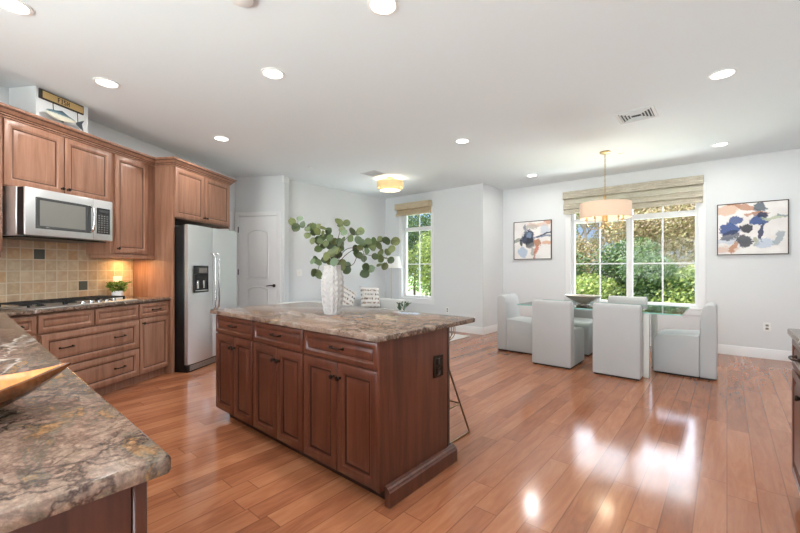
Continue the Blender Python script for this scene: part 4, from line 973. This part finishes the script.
t = local('lounge_chair', 'white rounded lounge chair partly hidden behind the vase', 'chair', (-4.95, 3.45, 0), rot=-.4)
tubb = MB(lambda a, b, c: (a, b, c))
out_ = [(.36 * math.cos(a), .36 * math.sin(a)) for a in [PI * .15 + PI * 1.7 * k / 24 for k in range(25)]]
inn_ = [(.26 * math.cos(a), .26 * math.sin(a)) for a in [PI * 1.85 - PI * 1.7 * k / 24 for k in range(25)]]
tubb.prism(out_ + inn_, .05, .72, .03, 3); tubb.build('backrest', 'sofa', t, angle=50)
MB().lathe([(.001, .05), (.25, .05), (.255, .40), (.23, .44), (0, .45)], (0, 0, 0), 32).build('seat', 'sofa', t)
MB().lathe([(.001, 0), (.22, 0), (.22, .049), (0, .049)], (0, 0, 0), 24).build('plinth', 'plinth', t)
t = thing('floor_lamp', 'slim brass floor lamp with white shade behind the sofa arm', 'floor lamp', (-5.55, 6.2, 0))
MB().lathe([(.001, 0), (.13, 0), (.13, .015), (.02, .022), (.012, .03)], (-5.55, 6.2, 0), 28).build('base', 'gold', t)
MB().tube([(-5.55, 6.2, .022), (-5.55, 6.2, 1.33)], .008, 10).build('pole', 'gold', t)
MB().open_lathe([(.215, 1.262), (.175, 1.515), (.172, 1.515), (.212, 1.262), (.215, 1.262)], (-5.55, 6.2, 0), 40).build('lamp_shade', 'whiteshade', t)
MB().tube([(-5.72, 6.2, 1.48), (-5.38, 6.2, 1.48)], .003, 6).tube([(-5.55, 6.2, 1.32), (-5.55, 6.2, 1.49)], .004, 6).build('shade_fitter', 'gold', t)
MB().lathe([(.001, 1.38), (.02, 1.39), (.028, 1.42), (.02, 1.45), (0, 1.46)], (-5.512, 6.2, 0), 12).build('bulb', 'white', t)
solo(MB().box(-5.85, -3.60, 3.95, 6.185, .0005, .012, .003), 'area_rug', 'rug', 'white wool area rug in the living corner behind the island', 'rug', (-4.7, 5.1, 0))
t = thing('side_table', 'small round white side table in front of the sofa arm', 'table', (-4.62, 5.45, .0125))
MB().lathe([(.001, .0125), (.14, .0125), (.14, .03), (.02, .035), (.02, .40), (.001, .40)], (-4.62, 5.45, 0), 24).build('pedestal', 'white', t)
MB().lathe([(.001, .401), (.21, .401), (.21, .42), (0, .42)], (-4.62, 5.45, 0), 32).build('tabletop', 'white', t)
t = thing('potted_sprig', 'tiny green sprig plant just beyond the island in front of the sofa arm', 'potted plant', (-4.60, 5.45, .4205))
MB().lathe([(.001, .4205), (.035, .4205), (.045, .48), (.038, .48), (0, .47)], (-4.60, 5.45, 0), 20).build('pot', 'white', t)
leafy((-4.60, 5.45, .47), 60, .11, .13, .07, 9).build('leaves', 'sprig', t)

# ------------------------------------------------------------ right-hand sideboard
t = thing('sideboard_cabinet', 'dark base cabinet with drawer and door at the right edge of the room', 'cabinet', (.6, 2.2, 0))
sx_ = .298
MB().box(sx_, .985, .9, 3.085, .10, .881).build('cabinet_body', 'cherry', t)
MB().box(sx_ + .03, .985, .9, 3.06, 0, .099).build('toe_kick', 'cherry', t)
sf = fx(sx_)
for a, b in ((2.60, 3.08), (2.10, 2.595), (1.6, 2.095), (1.1, 1.595)):
    o = face(sf, a, b, .71, .868).build('drawer', 'cherry', t); pull(sf, (a + b) / 2, .79).build('handle', 'bronze', o)
    o = face(sf, a, b, .11, .70).build('door', 'cherry', t); knob(sf, a + .05, .63).build('knob', 'bronze', o)
solo(MB().prism(rc((.262, 3.115), (.262, .9), (.99, 3.115), .02) + [(.99, 3.115), (.99, .87), (.262, .87)], .882, .914, .006, 2), 'sideboard_worktop', 'granite3', 'polished stone top on the sideboard at the right edge', 'worktop', (.6, 2, .882))

# ------------------------------------------------------------ carved wooden bowl on the peninsula
BX, BY, BYAW, BL = -1.38, -.13, 1.22, .345
def boat(cx_, cy_, z, yaw, L, Wd, Hh):
    """leaf-shaped bowl: one closed shell, outer hull up to the rim and back down the hollow"""
    Mx = Matrix.Translation((cx_, cy_, z)) @ Matrix.Rotation(yaw, 4, 'Z')
    def ring(s, ins):
        w = max(Wd * (1 - abs(s) ** 1.75) - (.009 if ins else 0), .0005); rz = Hh * (.44 + .56 * abs(s) ** 2.1); keel = (Hh - .004) * abs(s) ** 3.6 + (.012 * (1 - abs(s) ** 6) if ins else 0)
        return [(s * (L - (.010 if ins else 0)), w * math.sin(a), keel + max(rz - keel, 0) * (1 - math.cos(a)) ** 1.25) for a in [-PI / 2 + PI * k / 18 for k in range(19)]]
    res = []
    for ins in (False, True):
        mb = MB(lambda a, b, c: tuple(Mx @ Vector((a, b, c)))); vs = []; n = 36
        for i in range(n + 1): vs += ring(i / n * 2 - 1, ins)
        mb.add(vs, [(i * 19 + k, i * 19 + k + 1, (i + 1) * 19 + k + 1, (i + 1) * 19 + k) for i in range(n) for k in range(18)]); res.append((mb, vs, Mx))
    (o, vo, _), (i_, vi, _) = res; rim = MB(o.mp)
    for e in (0, 18):
        A = [vo[i * 19 + e] for i in range(37)]; B = [vi[i * 19 + e] for i in range(37)]
        rim.add(A + B, [(i, i + 1, 37 + i + 1, 37 + i) for i in range(36)])
    return o, i_, rim
t = thing('wooden_bowl', 'pointed leaf-shaped polished wooden bowl on the granite peninsula', 'bowl', (BX, BY, .9145))
o_, i_, rm_ = boat(BX, BY, .9145, BYAW, BL, .225, .107)
o_.build('bowl_shell', 'bowlwood', t); i_.build('bowl_hollow', 'bowlin', t); rm_.build('rim', 'bowlwood', t)
Mx = Matrix.Translation((BX, BY, .9145)) @ Matrix.Rotation(BYAW, 4, 'Z')
lfm = MB(lambda a, b, c: tuple(Mx @ Vector((a, b, c))))
lfm.add([(-.10, .0, .02), (.04, -.035, .055), (.16, .0, .088), (.05, .035, .050), (-.10, .0, .028), (.04, -.035, .062), (.16, .002, .093), (.05, .035, .057)], [(0, 1, 2, 3), (7, 6, 5, 4), (0, 4, 5, 1), (1, 5, 6, 2), (2, 6, 7, 3), (3, 7, 4, 0)])
solo(lfm, 'wooden_leaf', 'bowlwood', 'dark carved leaf lying inside the wooden bowl', 'ornament', (BX, BY, .93))

# ------------------------------------------------------------ ceiling: downlights, vents, flush lamp
spots = [((-3.297, .233), 'recessed downlight at the top left corner of the picture'), ((-4.065, .863), 'recessed downlight nearest the upper cabinets and the fish sign'), ((-2.831, 1.707), 'recessed downlight over the aisle, right of the one by the fish sign'),
         ((-4.734, 2.151), 'recessed downlight in front of the refrigerator cabinet'), ((-1.586, 1.696), 'recessed downlight cut by the top edge above the island'), ((-2.526, 4.162), 'recessed downlight beyond the island near the flush lamp'),
         ((-.028, 4.115), 'recessed downlight right of the big ceiling vent'), ((-.069, 6.442), 'recessed downlight nearest the right-hand painting'), ((-2.557, 6.493), 'recessed downlight nearest the left-hand painting')]
for (x, y), lab in spots:
    t = local('recessed_downlight', lab, 'ceiling light', (x, y, CE), group='recessed ceiling downlights')
    MB().open_lathe([(.095, -.0005), (.095, -.006), (.078, -.009), (.074, -.004), (.095, -.0005)], (0, 0, 0), 32).build('trim_ring', 'white', t)
    MB().lathe([(.001, -.003), (.0735, -.003), (.0735, -.0015), (0, -.0015)], (0, 0, 0), 32).build('lens', 'led', t)
    lamp('AREA', 'downlight_beam', (x, y, CE - .02), DOWN_W, (1, .97, .92), .13)
for (x, y) in ((-.3, 1.6), (-1.6, -1.2), (-3.4, -1.4), (-.2, -1.2)):
    t = local('recessed_downlight', 'recessed downlight in the kitchen ceiling beyond the edges of the picture', 'ceiling light', (x, y, CE), group='recessed ceiling downlights')
    MB().open_lathe([(.095, -.0005), (.095, -.006), (.078, -.009), (.074, -.004), (.095, -.0005)], (0, 0, 0), 32).build('trim_ring', 'white', t)
    MB().lathe([(.001, -.003), (.0735, -.003), (.0735, -.0015), (0, -.0015)], (0, 0, 0), 32).build('lens', 'led', t)
    lamp('AREA', 'downlight_beam', (x, y, CE - .02), DOWN_W, (1, .97, .92), .13)
def ceil_vent(label, x, y, w, h):
    t = local('ceiling_vent', label, 'vent', (x, y, CE))
    MB().box(-w / 2, w / 2, -h / 2, -h / 2 + .03, -.008, -.0005, .002).box(-w / 2, w / 2, h / 2 - .03, h / 2, -.008, -.0005, .002).box(-w / 2, -w / 2 + .03, -h / 2 + .03, h / 2 - .03, -.008, -.0005, .002).box(w / 2 - .03, w / 2, -h / 2 + .03, h / 2 - .03, -.008, -.0005, .002).build('vent_frame', 'vent', t)
    MB().box(-w / 2 + .03, w / 2 - .03, -h / 2 + .03, h / 2 - .03, -.002, -.0008).build('vent_throat', 'ventdark', t)
    sl = MB()
    for i in range(4):
        k = .042 + i * .028
        if w / 2 - k < .02 or h / 2 - k < .012: break
        for a in (1, -1):
            sl.box(-w / 2 + k, w / 2 - k, a * (h / 2 - k) - .004, a * (h / 2 - k) + .004, -.014, -.002)
            sl.box(a * (w / 2 - k) - .004, a * (w / 2 - k) + .004, -h / 2 + k, h / 2 - k, -.0139, -.002)
    sl.build('louvre', 'vent', t)
ceil_vent('square white ceiling vent with louvres over the dining end', -.72, 4.64, .35, .35)
ceil_vent('ceiling vent beside the flush drum lamp', -4.54, 4.62, .33, .30)
t = thing('flush_ceiling_lamp', 'two-tier cream flush drum lamp on the ceiling over the living corner', 'ceiling light', (-4.543, 5.04, CE))
a, b = -4.543, 5.04
MB().lathe([(.001, CE - .0005), (.07, CE - .0005), (.07, CE - .02), (.012, CE - .025), (.012, CE - .19), (.001, CE - .19)], (a, b, 0), 28).build('canopy', 'gold', t)
MB().open_lathe([(.232, 2.68), (.232, 2.79), (.229, 2.79), (.229, 2.68), (.232, 2.68)], (a, b, 0), 48).build('upper_shade', 'creamshade', t)
MB().open_lathe([(.185, 2.635), (.185, 2.70), (.182, 2.70), (.182, 2.635), (.185, 2.635)], (a, b, 0), 48).build('lower_shade', 'creamshade', t)
MB().lathe([(.001, 2.622), (.10, 2.625), (.17, 2.638), (.181, 2.650), (.001, 2.652)], (a, b, 0), 40).build('diffuser', 'lampglow', t)
MB().lathe([(.001, 2.602), (.012, 2.606), (.014, 2.612), (.006, 2.6215), (.001, 2.6215)], (a, b, 0), 14).build('finial', 'gold', t)
lamp('POINT', 'flush_lamp_light', (a, b, 2.735), 2.4, (1, .93, .80), .06)
solo(MB().lathe([(.001, CE - .0005), (.035, CE - .0005), (.03, CE - .008), (.001, CE - .010)], (-1.12, 6.05, 0), 20), 'sprinkler_cap', 'white', 'small sprinkler cap on the ceiling right of the chandelier canopy', 'sprinkler', (-1.12, 6.05, CE))
solo(MB().lathe([(.001, CE - .0005), (.035, CE - .0005), (.03, CE - .008), (.001, CE - .010)], (-5.05, 3.7, 0), 20), 'sprinkler_cap', 'white', 'small sprinkler cap on the ceiling above the eucalyptus', 'sprinkler', (-5.05, 3.7, CE))
solo(MB().lathe([(.001, CE - .0005), (.07, CE - .0005), (.068, CE - .02), (.045, CE - .032), (.001, CE - .034)], (-2.17, 1.10, 0), 28), 'smoke_detector', 'white', 'round white smoke detector at the top edge of the picture', 'smoke detector', (-2.17, 1.10, CE))

# ------------------------------------------------------------ outdoors
struct(MB().box(-45, 25, 7.75, 60, -.6, -.35), 'ground_lawn', 'grass')
struct(MB().box(-45, 25, -40, BACKY - .6, -.6, -.12), 'ground_patio', 'grass')
def foliage(n, blobs, size, seed):
    r = random.Random(seed); mb = MB(); vs = []; fs = []
    for i in range(n):
        bx, by, bz, br, bh = blobs[r.randrange(len(blobs))]
        d = Vector((r.gauss(0, 1), r.gauss(0, 1), r.gauss(0, 1))).normalized() * (r.random() ** .4)
        p = Vector((bx + d.x * br, by + d.y * br, bz + d.z * bh))
        nrm = Vector((r.gauss(0, 1), r.gauss(0, 1), r.gauss(.4, 1))).normalized(); u = nrm.orthogonal().normalized(); w = nrm.cross(u); s = size * r.uniform(.6, 1.4)
        k = len(vs); vs += [tuple(p - u * s), tuple(p + w * s * .55), tuple(p + u * s), tuple(p - w * s * .55)]; fs.append((k, k + 1, k + 2, k + 3))
    mb.v = vs; mb.f = fs; return mb
def shrub(label, x, y, r, h, mat, seed, n=3400, size=.075):
    rr = random.Random(seed); t = thing('garden_shrub', label, 'shrub', (x, y, -.35), group='shrubs outside the windows')
    bl = [(x + rr.uniform(-.5, .5) * r, y + rr.uniform(-.4, .4) * r, -.35 + h * rr.uniform(.25, .8), r * rr.uniform(.5, .75), h * rr.uniform(.24, .34)) for _ in range(8)]
    foliage(n * 2, bl, size * .62, seed).build('foliage', mat, t); MB().tube([(x, y, -.35), (x + .05, y, h * .5)], [.07, .03], 7).build('stem', 'bark', t)
def tree(label, x, y, h, seed, mat, nleaf=500, spread=1.2, group='bare trees behind the shrubs'):
    r = random.Random(seed); t = thing('slender_tree', label, 'tree', (x, y, -.35), group=group); mb = MB(); tips = []
    def grow(p, d, L, rad, lev):
        q = p + d * L * .5 + Vector((r.uniform(-.06, .06), r.uniform(-.06, .06), 0)) * L; e_ = p + d * L
        mb.tube([tuple(p), tuple(q), tuple(e_)], [rad, rad * .8, rad * .6], 5)
        tips.append(e_)
        if lev == 0: return
        for k in range(3 if lev > 1 else 4):
            s = r.uniform(.35, 1.); a = r.uniform(0, 2 * PI); nd = (d * .8 + Vector((math.cos(a), math.sin(a), r.uniform(0, .6))) * .55 * spread).normalized()
            grow(p + (e_ - p) * s, nd, L * r.uniform(.42, .62), rad * .5, lev - 1)
    top = Vector((x, y, -.35)); lean = Vector((r.uniform(-.08, .08), r.uniform(-.05, .05), 1)).normalized()
    grow(top, lean, h * .75, .075 + h * .006, 4)
    mb.build('trunk', 'bark', t)
    if nleaf: foliage(int(nleaf * 2.2), [(p.x, p.y, p.z, .6, .55) for p in tips[1:]], .05, seed + 1).build('foliage', mat, t)
sides = [('sunny yellow-green shrub', 'bush1'), ('deep green shrub', 'bush2')]
# row behind the dining window
i = 0
for x, y, r, h, k, where in [(-5.6, 12.6, 1.1, 2.3, 0, 'left end of the dining window'), (-4.3, 13.2, 1.1, 2.4, 1, 'lower left pane of the dining window'), (-3.2, 12.2, 1.0, 1.7, 0, 'left half of the dining window, low in front'),
                             (-2.5, 13.6, 1.1, 2.6, 1, 'middle of the dining window'), (-1.4, 12.8, 1.1, 2.4, 1, 'centre right of the dining window'), (-.4, 12.2, 1.1, 2.1, 0, 'lower right pane of the dining window'),
                             (.8, 13.2, 1.2, 2.8, 1, 'right end of the dining window'), (2.2, 13.6, 1.2, 2.7, 0, 'far right beyond the dining window')]:
    shrub(sides[k][0] + ' seen through the ' + where if 'beyond' not in where else sides[k][0] + ' growing ' + where, x, y, r, h * (.98 if x < -2 else .84), sides[k][1], 40 + i, 4200); i += 1
for x, y, r, h, k, where in [(-13.0, 13.4, 1.3, 2.6, 0, 'left side of the narrow window'), (-11.2, 12.9, 1.2, 2.0, 0, 'bottom of the narrow window'), (-9.6, 13.4, 1.2, 2.5, 0, 'right side of the narrow window'), (-8.0, 13.6, 1.3, 2.6, 1, 'right of the narrow window'),
                             (-12.2, 15.4, 1.6, 4.3, 1, 'upper left of the narrow window'), (-10.2, 15.6, 1.6, 4.3, 1, 'upper right of the narrow window'), (-8.2, 15.8, 1.6, 4.4, 1, 'gap between the two windows')]:
    shrub('%s at the %s' % ('tall evergreen' if h > 4 else sides[k][0], where), x, y, r, h * 1.25, sides[k][1], 40 + i, 6500 if h > 4 else 4000, .08); i += 1
for x, y, r, h, mt_, lab in [(-6.6, 17.5, 1.5, 3.6, 'bush2', 'tall dark shrub behind the left end of the dining window'), (-4.6, 17.2, 1.4, 3.2, 'bush3', 'tan reedy shrub behind the left panes of the dining window'), (-2.6, 17.8, 1.5, 4.0, 'bush3', 'tall tan reedy shrub behind the window mullion'),
                        (-.7, 17.4, 1.5, 4.3, 'bush3', 'tallest tan reedy shrub, behind the right panes of the dining window'), (1.2, 17.8, 1.5, 4.1, 'bush3', 'tall tan reedy shrub behind the right end of the dining window'), (3.1, 17.6, 1.5, 3.8, 'bush3', 'rightmost tan reedy shrub beyond the dining window')]:
    shrub(lab, x, y, r, h, mt_, 90 + i, 5200, .08); i += 1
for k, (x, y, h, mat, nl, lab) in enumerate([(-6.9, 16.5, 5.0, 'bush3', 2500, 'leftmost slender bare tree behind the shrubs of the dining window'), (-5.6, 15.2, 6.0, 'bush1', 1500, 'thin grey-trunked tree at the left of the dining window'), (-4.6, 16.4, 5.2, 'bush1', 2000, 'grey-trunked tree second from the left in the dining window'),
                                         (-3.9, 15.4, 6.2, 'bush3', 450, 'bare tree left of the window mullion'), (-3.1, 16.6, 5.0, 'bush3', 2500, 'bare twiggy tree behind the window mullion'), (-2.3, 15.8, 5.2, 'bush3', 4500, 'brown-twigged tree just right of the window mullion'),
                                         (-1.3, 16.4, 5.2, 'bush3', 4500, 'brown-twigged tree in the middle of the right pane'), (-.3, 15.6, 5.2, 'bush3', 4500, 'brown-twigged tree at the right of the dining window'), (.8, 16.6, 5.4, 'bush3', 4000, 'brown-twigged tree at the right end of the window view'),
                                         (-9.2, 17.5, 6.0, 'bush3', 500, 'bare tree showing above the evergreens of the narrow window'), (1.8, 16.2, 5.2, 'bush3', 1200, 'rightmost brown-twigged tree outside')]):
    tree(lab, x * 1.6, y * 1.6, h * .95, 200 + k, mat, nl)
